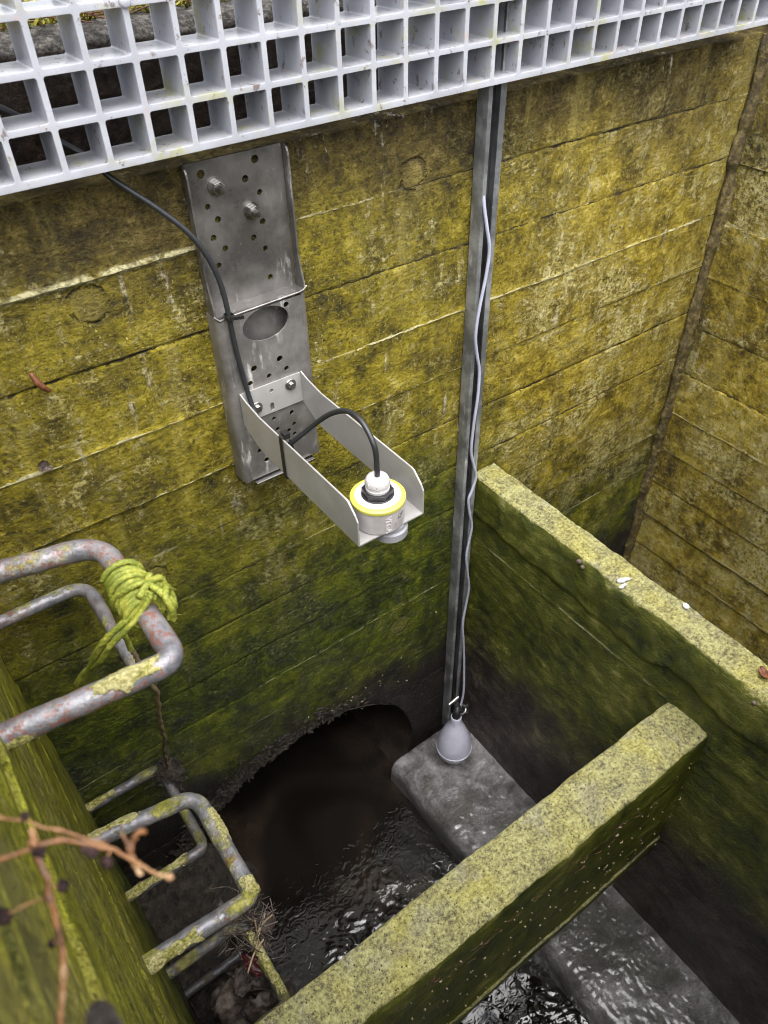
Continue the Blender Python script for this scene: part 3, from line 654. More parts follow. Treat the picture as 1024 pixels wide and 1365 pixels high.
o = flat_shape('shelf', [rrect(ax0 + .0008, ax1 - .0008, ye, -.275, .001), circ((ax0 + ax1) / 2, -.330, .012)], .0026, lambda u, v_, w_: (u, v_, zb_ + .0012 + w_), M_arm, arm); bevel(o, .0005, 1)
for bx, bz in ((.4290, -.6950), (.4935, -.6770)):
    s = MB(); s.lathe([(.0005, 0), (.0100, 0), (.0096, .0022), (.0062, .0030), (.0005, .0030)], (bx, yL - .0048, bz), 28, 'y'); hexprof(s, (bx, yL - .0075, bz), .0063, 0, .0058, rot=8); bevel(s.build('screw', M_bolt, arm, True, 30), .0005)

# ================================================================== sensor
SX, SY, SZ = .4575, -.334, zb_ + .0030
se = empty('level_sensor', (SX, SY, SZ)); tag(se, 'white drum-shaped level sensor with a yellow rim, sitting on the end of the arm', 'sensor')
s = MB(); s.lathe([(.001, 0), (.0345, 0), (.0360, .0012), (.0368, .004), (.0380, .036), (.0385, .0385), (.001, .0385)], (SX, SY, SZ), 64); s.build('housing', M_white, se)
s = MB(); s.lathe([(.030, .0386), (.0391, .0386), (.0395, .0395), (.0392, .0435), (.0372, .0452), (.0330, .0456), (.0320, .0450)], (SX, SY, SZ), 64); s.build('yellow_ring', M_yel, se)
s = MB(); s.lathe([(.001, .0387), (.0326, .0387), (.0326, .0459), (.031, .0463), (.001, .0463)], (SX, SY, SZ), 64); s.build('cap', M_cap, se)
s = MB(); s.lathe([(.001, .0464), (.0225, .0464), (.0232, .047), (.0228, .0485), (.001, .0487)], (SX, SY, SZ), 48)
hexprof(s, (SX, SY, SZ + .0488), .0225, 0, .0075, 'z', 20); bevel(s.build('hex_nut', M_blk, se, True, 30), .0009)
s = MB(); prof_ = [(.001, .0563), (.0168, .0563), (.0170, .060), (.0163, .0605), (.0163, .0650), (.0168, .0655), (.0168, .0715), (.0152, .0750), (.0125, .0772), (.0085, .0778), (.001, .0778)]
s.lathe(prof_, (SX, SY, SZ), 40); s.build('cable_gland', M_cap, se)
s = MB()
for k in range(8):
    a = R(45 * k + 10); s.lathe([(.0004, 0), (.0018, 0), (.0016, .006), (.0004, .007)], (SX + .0160 * math.cos(a), SY + .0160 * math.sin(a), SZ + .0655), 8)
s.build('grip_ribs', M_cap, se)
s = MB(); s.lathe([(.001, -.026), (.024, -.026), (.0262, -.024), (.0262, -.012), (.0225, -.0105), (.0225, -.0045), (.001, -.0045)], (SX + .012, SY - .010, SZ), 48); s.build('antenna_base', M_grey, se)
def text_on_drum(txt, size, ang, zc, rad, depth, mat, name, rot90):
    cu = bpy.data.curves.new(name, 'FONT'); cu.body = txt; cu.size = size; cu.align_x = 'CENTER'; cu.align_y = 'CENTER'; cu.extrude = depth; cu.resolution_u = 3
    tmp = bpy.data.objects.new('tmp', cu); COL.objects.link(tmp); me = bpy.data.meshes.new_from_object(tmp.evaluated_get(bpy.context.evaluated_depsgraph_get()))
    bpy.data.objects.remove(tmp); bpy.data.curves.remove(cu)
    v = []
    for p in me.vertices:
        u, w_, d = p.co
        if rot90: u, w_ = w_, -u
        a = ang + u / rad; rr = rad + d; v.append((SX + rr * math.cos(a), SY + rr * math.sin(a), SZ + zc + w_))
    f = [tuple(p.vertices) for p in me.polygons]; bpy.data.meshes.remove(me)
    return mesh_obj(name, v, f, mat, se, False)
camang = math.atan2(-1 - SY, 0 - SX)
text_on_drum('VEGA', .0120, camang + .36, .0185, .0376, .0009, M_white, 'lettering', True)
s_ = text_on_drum('CE', .0085, camang + .86, .026, .0379, .0002, M_ink, 'print', True)
text_on_drum('Ex', .0065, camang + 1.04, .0265, .0379, .0002, M_ink, 'print', True)
text_on_drum('::::  ::', .0050, camang + .68, .013, .0376, .0002, M_ink, 'print', True)
# cable: gland -> hoop -> tie on the arm -> up the bracket -> behind the grating
GX, GY, GZ = SX, SY, SZ + .077
pts = [(GX, GY, GZ - .004), (GX, GY, GZ + .012), (GX - .001, -.331, -.612), (GX - .001, -.305, -.588), (GX - .002, -.272, -.588), (GX - .006, -.235, -.610), (.440, -.205, -.640), (.422, -.180, -.672), (.4135, -.160, -.692), (.4125, -.120, -.702), (.4155, -.085, -.704), (.4175, -.058, -.694), (.4165, -.047, -.668), (.414, -.044, -.640), (.410, -.042, -.590), (.4075, -.0425, -.548), (.4065, -.043, -.522), (.404, -.040, -.480), (.394, -.038, -.440), (.375, -.034, -.402), (.345, -.024, -.366), (.300, -.006, -.322), (.285, .010, -.300), (.255, .020, -.275), (.21, .022, -.236), (.16, .024, -.212), (.10, .024, -.200), (-.02, .025, -.196)]
s = MB(); s.tube(catmull(pts, 12), .0039, 14); o = s.build('sensor_cable', M_rub, None, True, 60); tag(o, 'black cable looping from the sensor up over the bracket and behind the grating', 'cable')
# ties
def tie_loop(c, axis, rx, rz, w_, lab, tail=None):
    s = MB(); n = 24; ax = Vector(axis).normalized(); a = ax.orthogonal().normalized(); b = ax.cross(a)
    if abs(a.z) > abs(b.z): a, b = b, a
    v = []; f = []
    for k in range(n):
        t = 2 * math.pi * k / n; d = a * math.cos(t) * rx + b * math.sin(t) * rz; o_ = (a * math.cos(t) * (rx + .0014) + b * math.sin(t) * (rz + .0014))
        for q_ in (d - ax * w_, d + ax * w_, o_ + ax * w_, o_ - ax * w_): v.append(Vector(c) + q_)
    for k in range(n):
        m = (k + 1) % n
        for e in range(4): f.append((k * 4 + e, k * 4 + (e + 1) % 4, m * 4 + (e + 1) % 4, m * 4 + e))
    s.add(v, f); return s
s = tie_loop((.4064, -.0435, -.5265), (.06, 0, 1), .0062, .0058, .0028, '')
for k in range(7): s.box((.4010 + .0036 * k, -.0535 - .0006 * (k % 2), -.5285 - .0007 * k), (.4040 + .0036 * k, -.0478, -.5235 - .0007 * k))
o = s.build('cable_tie', M_tie, None, False); tag(o, 'black ridged cable tie pinching the cable beside the oval hole', 'cable tie', 'black cable ties')
# strap round the left arm plate and the cable
s = MB(); yc = -.168; hw = .0048
loop = [(ax0 - .0032, zb_ - .0015), (ax0 - .0032, zt_ + .003), (ax0 + .004, zt_ + .0045), (ax0 + .0135, zt_ - .010), (ax0 + .0135, -.700), (ax0 + .0035, zb_ - .0015)]
n = len(loop); v = []; cen = Vector((ax0 + .003, -.705))
for a_, b_ in loop:
    d = (Vector((a_, b_)) - cen).normalized() * .0016
    for yy in (yc - hw, yc + hw): v += [(a_, yy, b_), (a_ + d.x, yy, b_ + d.y)]
f = []
for k in range(n):
    m = (k + 1) % n; f += [(k*4, m*4, m*4+2, k*4+2), (k*4+1, k*4+3, m*4+3, m*4+1), (k*4, k*4+1, m*4+1, m*4), (k*4+2, m*4+2, m*4+3, k*4+3)]
s.add(v, f); s.box((ax0 + .001, yc - .006, zt_ + .001), (ax0 + .0105, yc + .006, zt_ + .0095))
o = s.build('cable_tie', M_tie, None, False); tag(o, 'black cable tie strapped round the side plate of the arm', 'cable tie', 'black cable ties')

# ================================================================== strut rail
ra = empty('strut_rail', (.905, -.015, -2.06)); tag(ra, 'long grey slotted steel rail fixed upright on the wall', 'rail')
xa, xb, yf, lip = .9000, .9375, -.028, .0070; zlo, zhi = -2.088, -.20
def strip(mb, p0, p1, off, z0, z1):
    pass
cross = [(xa + lip - .002, yf + .008), (xa + lip, yf + .002), (xa + lip - .003, yf), (xa + .004, yf), (xa + .001, yf + .001), (xa, yf + .004), (xa, -.003)]
folded('left_channel', cross, (zlo, zhi), .0026, M_galv, ra)
lip2 = .0095
cross = [(xb - lip2 + .002, yf + .008), (xb - lip2, yf + .002), (xb - lip2 + .003, yf), (xb - .004, yf), (xb - .001, yf + .001), (xb, yf + .004), (xb, -.003)]
folded('right_channel', cross, (zlo + .09, zhi), .0026, M_galv, ra)
slots = []
z_ = zlo + .03
while z_ < zhi - .03:
    slots.append([(.9130 + a * .0065, z_ + b) for a, b in ((-1, -.011), (-.7, -.0145), (0, -.016), (.7, -.0145), (1, -.011), (1, .011), (.7, .0145), (0, .016), (-.7, .0145), (-1, .011))]); z_ += .05
M_web = steel('dark_zinc', (.06, .055, .05), (.12, .115, .11), .6, (4, 4, 4), .1, .5)  # zinc of the web, darker than the channel sides
flat_shape('slotted_web', [[(xa + .002, zlo), (xb - .002, zlo), (xb - .002, zhi), (xa + .002, zhi)]] + slots, .0026, lambda u, v_, w_: (u, -.0042 - w_, v_), M_web, ra)
# grey cable of the float
gc = [(.9065, -.010, -.30), (.9065, -.012, -.40), (.9055, -.022, -.455), (.9035, -.031, -.490), (.9085, -.0365, -.527), (.916, -.038, -.565), (.913, -.038, -.61), (.904, -.038, -.661), (.8985, -.038, -.70), (.8975, -.038, -.736), (.905, -.038, -.775), (.9135, -.038, -.812), (.9135, -.039, -.87), (.9085, -.039, -.930), (.9060, -.039, -1.005), (.916, -.040, -1.05), (.924, -.041, -1.085), (.915, -.041, -1.12), (.9065, -.041, -1.145), (.913, -.042, -1.19), (.9215, -.043, -1.232), (.915, -.044, -1.28), (.9095, -.045, -1.325), (.917, -.047, -1.39), (.9235, -.048, -1.445), (.914, -.05, -1.52), (.9075, -.053, -1.57), (.911, -.06, -1.66), (.909, -.070, -1.74), (.900, -.085, -1.82), (.888, -.092, -1.862), (.878, -.097, -1.878)]
M_gc = plain('grey_cable_jacket', (.33, .345, .43), .4, 0, .0004)
s = MB(); s.tube(catmull(gc, 10), .0032, 12); o = s.build('float_cable', M_gc, None, True, 60); tag(o, 'light grey cable wandering down the slotted rail to the float', 'cable')

FX, FY = .8475, -.118; FZ = -2.072
fl = empty('float_switch', (FX, FY, FZ)); tag(fl, 'grey pear-shaped plastic float hanging at the foot of the rail', 'float switch')
def float_mat():
    s = NT('grey_float_plastic'); n_ = s.noise(30, 4); sp = s.math('MULTIPLY', s.rng(s.vor(55), .12, .07), s.rng(s.noise(22, 2), .55, .62))
    c = s.mix(s.rng(n_, .3, .7), (.46, .465, .56), (.55, .555, .65)); c = s.mix(sp, c, (.05, .04, .03)); s.bump(s.noise(90, 4), .0008, .5); return s.set(c, .36)
M_fl = float_mat()
prof_ = [(.001, 0), (.010, .0008), (.0200, .0040), (.0295, .0095), (.0380, .0175), (.0450, .0275), (.0500, .0385), (.0532, .0500), (.0545, .0600), (.0559, .0606), (.0559, .0634), (.0545, .0640), (.0536, .0780), (.0506, .0960), (.0445, .1180), (.0358, .1420), (.0268, .1640), (.0195, .1790), (.0170, .1900), (.0163, .1960), (.0163, .2100), (.0148, .2125), (.001, .2128)]
s = MB(); s.lathe([(r_ * .93, h_) for r_, h_ in prof_], (FX, FY, FZ), 56); s.build('bulb', M_fl, fl, True, 50)
s = MB(); s.tube(catmull([(FX, FY, FZ + .208), (FX + .001, FY, FZ + .226), (FX + .006, FY + .004, FZ + .238), (FX + .014, FY + .010, FZ + .232)], 6), [.0125] * 4 + [.011] * 6 + [.009] * 9, 16); s.build('boot', M_rub, fl, True, 60)
# bright clamp holding the float cable
cl = MB(); cx, cy, cz = .872, -.075, -1.845
cl.tube([(cx - .020, cy - .006, cz - .006), (cx + .012, cy - .008, cz + .006)], .0055, 12)
cl.tube([(cx - .004, cy - .008, cz), (cx + .014, cy - .022, cz - .042)], .0050, 10)
n = 20; rg = [(cx + .018 + .014 * math.cos(2 * math.pi * k / n), cy - .018 + .010 * math.sin(2 * math.pi * k / n), cz - .050 + .008 * math.sin(2 * math.pi * k / n)) for k in range(n + 1)]
cl.tube(rg, .0032, 8); cl.tube([(cx + .030, cy - .020, cz - .046), (cx + .038, cy - .022, cz - .040)], .0045, 8)
cl.tube([(cx + .026, cy - .022, cz - .062), (cx + .032, cy - .026, cz - .068)], .0045, 8)
o = cl.build('cable_clamp', M_chrome, None, True, 70); tag(o, 'small bright steel clamp where the float hangs from the rail', 'clamp')

# ================================================================== rungs
def rung_mat(name, moss=.5, rust=.5, dark=1.):
    s = NT(name); n1 = s.noise(22, 5, .65); n2 = s.noise(70, 5, .75); n3 = s.noise(240, 4, .7)
    a = s.math('ADD', s.math('MULTIPLY', n1, .5), s.math('MULTIPLY', n2, .5))
    col = s.ramp(a, [(.34, (.09*dark, .093*dark, .105*dark)), (.47, (.185*dark, .187*dark, .207*dark)), (.58, (.29*dark, .275*dark, .285*dark)), (.70, (.44*dark, .39*dark, .375*dark))])
    n4 = s.noise(170, 5, .78, vec=s.map((1,1,1), loc=(1,5,2))); n4 = s.math('ADD', s.math('MULTIPLY', n4, .5), s.math('MULTIPLY', s.noise(48, 6, .75, vec=s.map((1,1,1), loc=(9,5,2))), .5)); ru = s.math('MULTIPLY', s.rng(n4, .575 - .07 * rust, .64 - .06 * rust), s.rng(s.noise(9, 3, .6, vec=s.map((1,1,1), loc=(3,1,2))), .50 - .12 * rust, .60 - .12 * rust))
    col = s.mix(s.math('MULTIPLY', ru, .85), col, s.mix(n3, (.11*dark, .026*dark, .012*dark), (.21*dark, .075*dark, .040*dark)))
    sx_ = s.n('ShaderNodeSeparateXYZ'); s.put(sx_.inputs[0], s.g.outputs['Normal'])
    mo = s.rng(s.math('ADD', s.math('MULTIPLY', s.math('SUBTRACT', n3, .5), .25), s.math('ADD', s.noise(13, 4, .7, vec=s.map((1,1,1), loc=(8,3,5))), s.math('MULTIPLY', sx_.outputs[2], .06))), .62 - .2 * moss, .76 - .2 * moss)
    mc = s.ramp(n2, [(.3, (.05*dark, .055*dark, .006)), (.5, (.20*dark, .19*dark, .025)), (.66, (.44*dark, .41*dark, .13*dark))])
    col = s.mix(mo, col, mc)
    s.bump(s.math('ADD', s.math('ADD', s.math('MULTIPLY', n2, .5), s.math('MULTIPLY', n3, .25)), s.math('MULTIPLY', mo, .6)), .003, .7)
    met = s.math('MULTIPLY', s.math('SUBTRACT', 1, s.math('MAXIMUM', mo, ru), clamp=True), .45)
    return s.set(col, s.rng(mo, 0, 1, .40, .85), met)
RM = [rung_mat('zinc_rung', .20, 1.15), rung_mat('zinc_rung_mossy', .46, .9), rung_mat('rusty_rung', .62, .8, .55), rung_mat('wet_rung', .2, .9, .45)]
def rung(z, yf_, yn, px, rad, mat, label, rads=(.035, .025), wf=0, wn=0, dz=0):
    P = fillet([(XL - .03, yf_ + wf, z), (px, yf_, z), (px, yn, z + dz), (XL - .03, yn + wn, z + dz)], rads, 10)
    s = MB(); s.tube(P, [rad * (1 + .05 * float(fbm(i * .35, z * 9, 3, 3))) for i in range(len(P))], 22)
    for v_i in range(len(s.v)):
        p = Vector(s.v[v_i]); k = .0007 * float(fbm(p.x * 70 + p.z * 55, p.y * 70, 6, 3)); s.v[v_i] = (p.x + k, p.y + k, p.z + k)
    o = s.build('step_rung', mat, None, True, 70); return tag(o, label, 'step rung', 'step rungs on the left wall')
rA1 = rung(-.588, -.318, -.515, .0955, .0124, RM[0], 'topmost pale galvanised step rung with green rope tied round it', (.036, .020), .045, .017)
rB1 = rung(-.90, -.030, -.252, .093, .0108, RM[0], 'thinner grey step rung just behind the roped one, pinched in its crossbar', (.040, .020))
rA2 = rung(-1.15, -.318, -.510, .097, .0128, RM[1], 'mossy grey step rung in mid height, its bent corner over the water', (.030, .020), .03, .01)
rB2 = rung(-1.45, -.038, -.248, .090, .0105, RM[2], 'small rusty mossy step rung with a soil clump on its corner', (.026, .018))
rA3 = rung(-1.68, -.315, -.500, .098, .0120, RM[2], 'step rung caught full of leaf litter, its mossy crossbar reaching the beam', (.03, .02))
rB3 = rung(-1.98, -.045, -.255, .090, .0110, RM[3], 'lowest dark muddy step rung half sunk in silt', (.03, .02))
# moss cushions (geometry) on the pipes
M_moss = NT('moss_cushion'); a = M_moss.noise(220, 4, .7); M_moss.bump(M_moss.noise(500, 4, .7), .003)
M_moss = M_moss.set(M_moss.mix(M_moss.rng(M_moss.noise(34, 4), .38, .54), M_moss.ramp(a, [(.3, (.05, .055, .008)), (.48, (.20, .19, .035)), (.62, (.46, .42, .15))]), M_moss.ramp(a, [(.3, (.12, .10, .03)), (.5, (.38, .35, .14)), (.7, (.62, .58, .33))])), .9)
def moss_patch(path, rad, i0, i1, parent, side=(0, -.35, 1), spread=1.25, thick=.0035, seed=1):
    v = []; f = []; nu_ = max(6, int((Vector(path[1]) - Vector(path[0])).length / .0011)); nv = 30
    L_ = (Vector(path[1]) - Vector(path[0])).length
    a_, b_ = Vector(path[0]), Vector(path[1]); t = (b_ - a_).normalized(); up = Vector(side); up = (up - t * up.dot(t)).normalized(); bi = t.cross(up)
    for i in range(nu_ + 1):
        for j in range(nv + 1):
            u = i / nu_; w_ = (j / nv * 2 - 1); edge = min(1, 3.2 * min(u, 1 - u)) ; lim = spread * (.65 + .5 * float(fbm(u * 4 + seed, seed * 1., seed, 3)))
            ang = w_ * spread; rag = .55 * float(fbm(u * L_ / .010 + seed * 3, w_ * spread * 1.6 + seed, seed + 1, 4))
            cov = max(0, min(1, (1 - abs(ang) / max(.1, lim)) * 1.6 + rag, edge * 1.3 - .25 + rag))
            h = thick * cov ** .6 * (.65 + .8 * float(fbm(u * L_ / .006, w_ * 7, seed + 2, 4))) - (.004 if cov <= .06 else 0)
            v.append(a_.lerp(b_, u) + (up * math.cos(ang) + bi * math.sin(ang)) * (rad + h))
    for i in range(nu_):
        for j in range(nv): p = i * (nv + 1) + j; f.append((p, p + 1, p + nv + 2, p + nv + 1))
    o = mesh_obj('moss', v, f, M_moss, parent); return o
moss_patch([(.085, -.515, -.588), (.010, -.507, -.588)], .0126, 0, 1, rA1, (.0, -.25, 1), 1.3, .0032, 3)
moss_patch([(-.025, -.503, -.588), (-.088, -.498, -.588)], .0126, 0, 1, rA1, (0, -1, -.2), 1.0, .0022, 5)
moss_patch([(-.088, -.252, -.90), (.03, -.252, -.90)], .0108, 0, 1, rB1, (0, -.1, 1), 1.3, .004, 6)
moss_patch([(.097, -.480, -1.15), (.097, -.512, -1.15)], .0130, 0, 1, rA2, (.3, 0, 1), 2.2, .0028, 8)
moss_patch([(.098, -.350, -1.15), (.097, -.420, -1.15)], .0130, 0, 1, rA2, (1, 0, .5), 1.2, .0025, 9)
moss_patch([(.02, -.508, -1.15), (-.088, -.506, -1.15)], .0130, 0, 1, rA2, (0, -.5, 1), 1.5, .0026, 10)
moss_patch([(.02, -.302, -1.15), (-.088, -.29, -1.15)], .0130, 0, 1, rA2, (0, .4, 1), 1.1, .0022, 11)
moss_patch([(.06, -.248, -1.45), (-.088, -.248, -1.45)], .0108, 0, 1, rB2, (0, -.2, 1), 1.6, .004, 12)
moss_patch([(0, -.038, -1.45), (-.088, -.038, -1.45)], .0108, 0, 1, rB2, (0, -.2, 1), 1.4, .003, 13)
moss_patch([(.098, -.33, -1.68), (.098, -.49, -1.68)], .0122, 0, 1, rA3, (.2, 0, 1), 1.5, .003, 14)

# ================================================================== rope
def rope_mat():
    s = NT('yellow_green_rope'); n1 = s.noise(45, 4, .6); fib = s.noise(330, 3, .7)
    a = s.math('ADD', s.math('MULTIPLY', n1, .6), s.math('MULTIPLY', fib, .4))
    c = s.ramp(a, [(.32, (.075, .105, .006)), (.45, (.13, .155, .014)), (.56, (.27, .28, .035)), (.70, (.46, .43, .14))])
    s.bump(fib, .0015, .8); return s.set(c, .62)
M_rope = rope_mat()
ro = MB(); rr = .0034; cxr, czr = .0955, -.588; Rc = .0124 + rr * .9
def coil(y0_, y1_, turns, ph, rad, jit):
    n = int(turns * 26); out = []
    for k in range(n + 1):
        t = k / n; a = ph + 2 * math.pi * turns * t; q = rad + jit * math.sin(a * .37 + ph)
        out.append((cxr + q * math.cos(a), y0_ + (y1_ - y0_) * t + .0010 * math.sin(a * .8), czr + q * math.sin(a)))
    return out
RK = dict(seg=15, lobes=3, twist=640, lobe_amp=.17)
ya_, yb_ = -.384, -.446
c1 = coil(ya_, yb_, 9.5, 2.2, Rc, .0004); ro.tube(c1, rr, **RK)
c2 = coil(yb_ + .001, ya_ + .004, 8.3, .9, Rc + rr * 1.15, .0012); ro.tube(c2, rr, **RK)
def onpipe(L): return catmull([(cxr + q * math.cos(R(a)), y_, czr + q * math.sin(R(a))) for a, q, y_ in L], 10)
q2, q3 = Rc + rr * 2.3, Rc + rr * 3.4
kn = onpipe([(-60, q2, -.440), (-10, q2, -.436), (30, q3, -.430), (75, q3, -.428), (120, q2, -.422), (165, q2, -.414), (215, q2, -.412), (260, q2, -.420)])
ro.tube(kn, rr, **RK)
kn2 = onpipe([(10, q2, -.404), (45, q3, -.416), (62, q3 + .002, -.432), (52, q3 + .003, -.448), (20, q3, -.456), (-8, q2 + .002, -.448), (0, q3, -.432), (35, q3 + .006, -.426), (70, q3 + .003, -.436), (95, q3, -.446)])
ro.tube(kn2, rr * 1.05, **RK)
kn3 = onpipe([(-40, q2, -.452), (-5, q3 + .002, -.444), (20, q3 + .004, -.438), (40, q3 + .007, -.444), (48, q3 + .003, -.457), (25, q2, -.462), (-20, q2 - .002, -.460)])
ro.tube(kn3, rr, **RK)
# two strands of tail leave the knot towards the wall and drop behind the near leg
tb = [(.104, -.443, -.560), (.0982, -.444, -.566), (.0828, -.4432, -.5800), (.0659, -.4408, -.591), (.049, -.4317, -.6105), (.0366, -.4162, -.6417), (.0256, -.399, -.6777), (.0128, -.378, -.712)]
for off, q in (((0, 0, 0), 1.0), ((.0035, -.0062, -.0028), .95)):
    P_ = [Vector(p) + Vector(off) * min(1, .4 + k * .2) * (1 if k < 6 else -.3) for k, p in enumerate(tb)]; ro.tube(catmull(P_, 12), rr * q, **RK)
dn = catmull([(.078, -.386, -.584), (.0765, -.380, -.602), (.0772, -.366, -.640), (.0790, -.352, -.685), (.0808, -.349, -.7167), (.081, -.347, -.735)], 12); ro.tube(dn, rr * .95, **RK)
for k in range(26):
    p = random.choice(kn + kn2 + kn3 + c2); d = Vector((random.uniform(-1, 1), random.uniform(-1, 1), random.uniform(-.3, 1))) * random.uniform(.006, .016)
    ro.tube([p, Vector(p) + d * .5 + Vector((0, 0, .002)), Vector(p) + d], .00028, 5)
o = ro.build('rope', M_rope, None, True, 75); tag(o, 'yellow-green rope wound and knotted round the topmost rung', 'rope')
# brown string hanging to the root clump
M_str = plain('muddy_string', (.14, .10, .045), .8, 0, .002, 400)
sp_ = catmull([(.081, -.347, -.735), (.088, -.345, -.79), (.094, -.33, -.86), (.092, -.30, -.93), (.094, -.265, -1.0), (.096, -.235, -1.06), (.099, -.20, -1.14), (.097, -.16, -1.22), (.099, -.115, -1.31), (.101, -.075, -1.40), (.103, -.05, -1.46)], 14)
sp_ = [Vector(p) + Vector((.0012 * math.sin(i * .55), .0012 * math.cos(i * .4), 0)) for i, p in enumerate(sp_)]
s = MB(); s.tube(sp_, .0030, 8, lobes=2, twist=400, lobe_amp=.25); o = s.build('string', M_str, None, True, 75); tag(o, 'muddy brown string dangling from the roped rung down to the soil clump', 'string')
def clump(name, c, rad, n, mat, label, cat, length=(.01, .035)):
    s = MB(); bm = bmesh.new(); bmesh.ops.create_icosphere(bm, subdivisions=4, radius=1)
    for v_ in bm.verts:
        k = 1 + .35 * float(fbm(v_.co.x * 2.5 + v_.co.z * 1.7, v_.co.y * 2.5 + v_.co.z, 33, 4)); v_.co = Vector((v_.co.x * rad[0] * k, v_.co.y * rad[1] * k, v_.co.z * rad[2] * k)) + Vector(c)
    s.add([v_.co.copy() for v_ in bm.verts], [[v_.index for v_ in f_.verts] for f_ in bm.faces]); bm.free()
    for k in range(n):
        d = Vector((random.gauss(0, 1), random.gauss(0, 1), random.gauss(0, 1))).normalized(); p = Vector(c) + Vector((d.x * rad[0], d.y * rad[1], d.z * rad[2])) * .9
        e = Vector((random.gauss(0, 1), random.gauss(0, 1), random.gauss(0, 1))).normalized(); L = random.uniform(*length)
        s.tube([p - e * L * .4, p + d * .004 + e * L * .1, p + d * random.uniform(0, .012) + e * L * .5], random.uniform(.0006, .0014), 5)
    o = s.build(name, mat, None, True, 70); return tag(o, label, cat)
clump('root_clump', (.100, -.062, -1.452), (.026, .034, .026), 160, M_soil, 'brown clump of soil and roots stuck on the small rusty rung', 'clump')

# ================================================================== leaves, litter, debris
def leaf_mat(name, c, c2, rough=.55):
    s = NT(name); n_ = s.noise(60, 5, .7); s.bump(s.noise(140, 4), .003, .7); return s.set(s.mix(s.rng(n_, .35, .65), c, c2), rough)
M_lf = leaf_mat('rotten_leaf', (.020, .015, .012), (.075, .056, .046)); M_lf2 = leaf_mat('pale_rotten_leaf', (.05, .037, .030), (.14, .108, .09)); M_red = leaf_mat('red_leaf', (.018, .004, .004), (.055, .009, .008), .4); M_or = leaf_mat('orange_needle', (.085, .026, .010), (.18, .065, .030)); M_rust = leaf_mat('rusty_needle', (.045, .016, .008), (.11, .045, .022)); M_tw = leaf_mat('pale_twig', (.22, .16, .09), (.42, .34, .22)); M_wh = leaf_mat('bird_lime', (.40, .40, .40), (.52, .52, .52), .8)
def leaf(c, L, W, nrm, yaw, curl, seed, mb=None, thick=.0006):
    nrm = Vector(nrm).normalized(); t = nrm.orthogonal().normalized(); t.rotate(Matrix.Rotation(yaw, 3, nrm)); b = nrm.cross(t)
    nu_, nv = 16, 12; top = []; bot = []
    for i in range(nu_ + 1):
        for j in range(nv + 1):
            u = i / nu_ * 2 - 1; w_ = j / nv * 2 - 1; wd = W * (max(0, 1 - abs(u) ** 2.2)) ** .6 * (1 - .25 * u) * (1 + .38 * float(fbm(u * 5, seed + np.sign(w_), seed, 3)))
            h = curl * L * (u * u * .6 + w_ * w_ * .8 * (1 + .5 * math.sin(seed))) + .30 * L * float(fbm(u * 2.6 + seed, w_ * 2.2, seed, 4))
            p = Vector(c) + t * u * L + b * w_ * wd + nrm * h; top.append(p); bot.append(p - nrm * thick)
    m = len(top); f = []
    for i in range(nu_):
        for j in range(nv):
            p = i * (nv + 1) + j; q = (p, p + 1, p + nv + 2, p + nv + 1); f += [q, tuple(x + m for x in q[::-1])]
    mb = mb or MB(); mb.add(top + bot, f); return mb
# heap on the litter-filled rung: many individual dark leaves
heap = [((.085, -.345, -1.690), .040, .028), ((.100, -.365, -1.700), .036, .026), ((.070, -.40, -1.735), .046, .034), ((.050, -.43, -1.76), .050, .036), ((.020, -.42, -1.77), .048, .034), ((.085, -.43, -1.79), .050, .034), ((.060, -.46, -1.81), .052, .036), ((.020, -.48, -1.82), .050, .036), ((.0, -.45, -1.85), .048, .034), ((.040, -.50, -1.87), .055, .038), ((.085, -.39, -1.76), .042, .030), ((.040, -.40, -1.80), .046, .032), ((.005, -.38, -1.80), .040, .030), ((.110, -.335, -1.705), .030, .022)]
rl = random.Random(5)
heap += [((rl.uniform(-.01, .085), rl.uniform(-.50, -.33), rl.uniform(-1.90, -1.72)), rl.uniform(.022, .042), rl.uniform(.015, .028)) for _ in range(14)]
for i, (c, L, W) in enumerate(heap):
    s = leaf(c, L, W, (random.uniform(-.6, .6), random.uniform(-.9, .1), random.uniform(.2, .9)), random.uniform(0, 6), random.uniform(-.8, .9), i + 2)
    o = s.build('dead_leaf', (M_lf, M_lf2, M_lf)[i % 3], None, True, 80); tag(o, 'dark rotten leaf in the heap caught on the litter-filled rung', 'leaf', 'rotten leaves heaped below the rungs')
s = leaf((.076, -.398, -1.676), .030, .013, (.1, -.4, .9), 1.1, .35, 4)
o = s.build('dead_leaf', M_red, None, True, 80); tag(o, 'dark red crumpled leaf on top of the rotten heap', 'leaf')
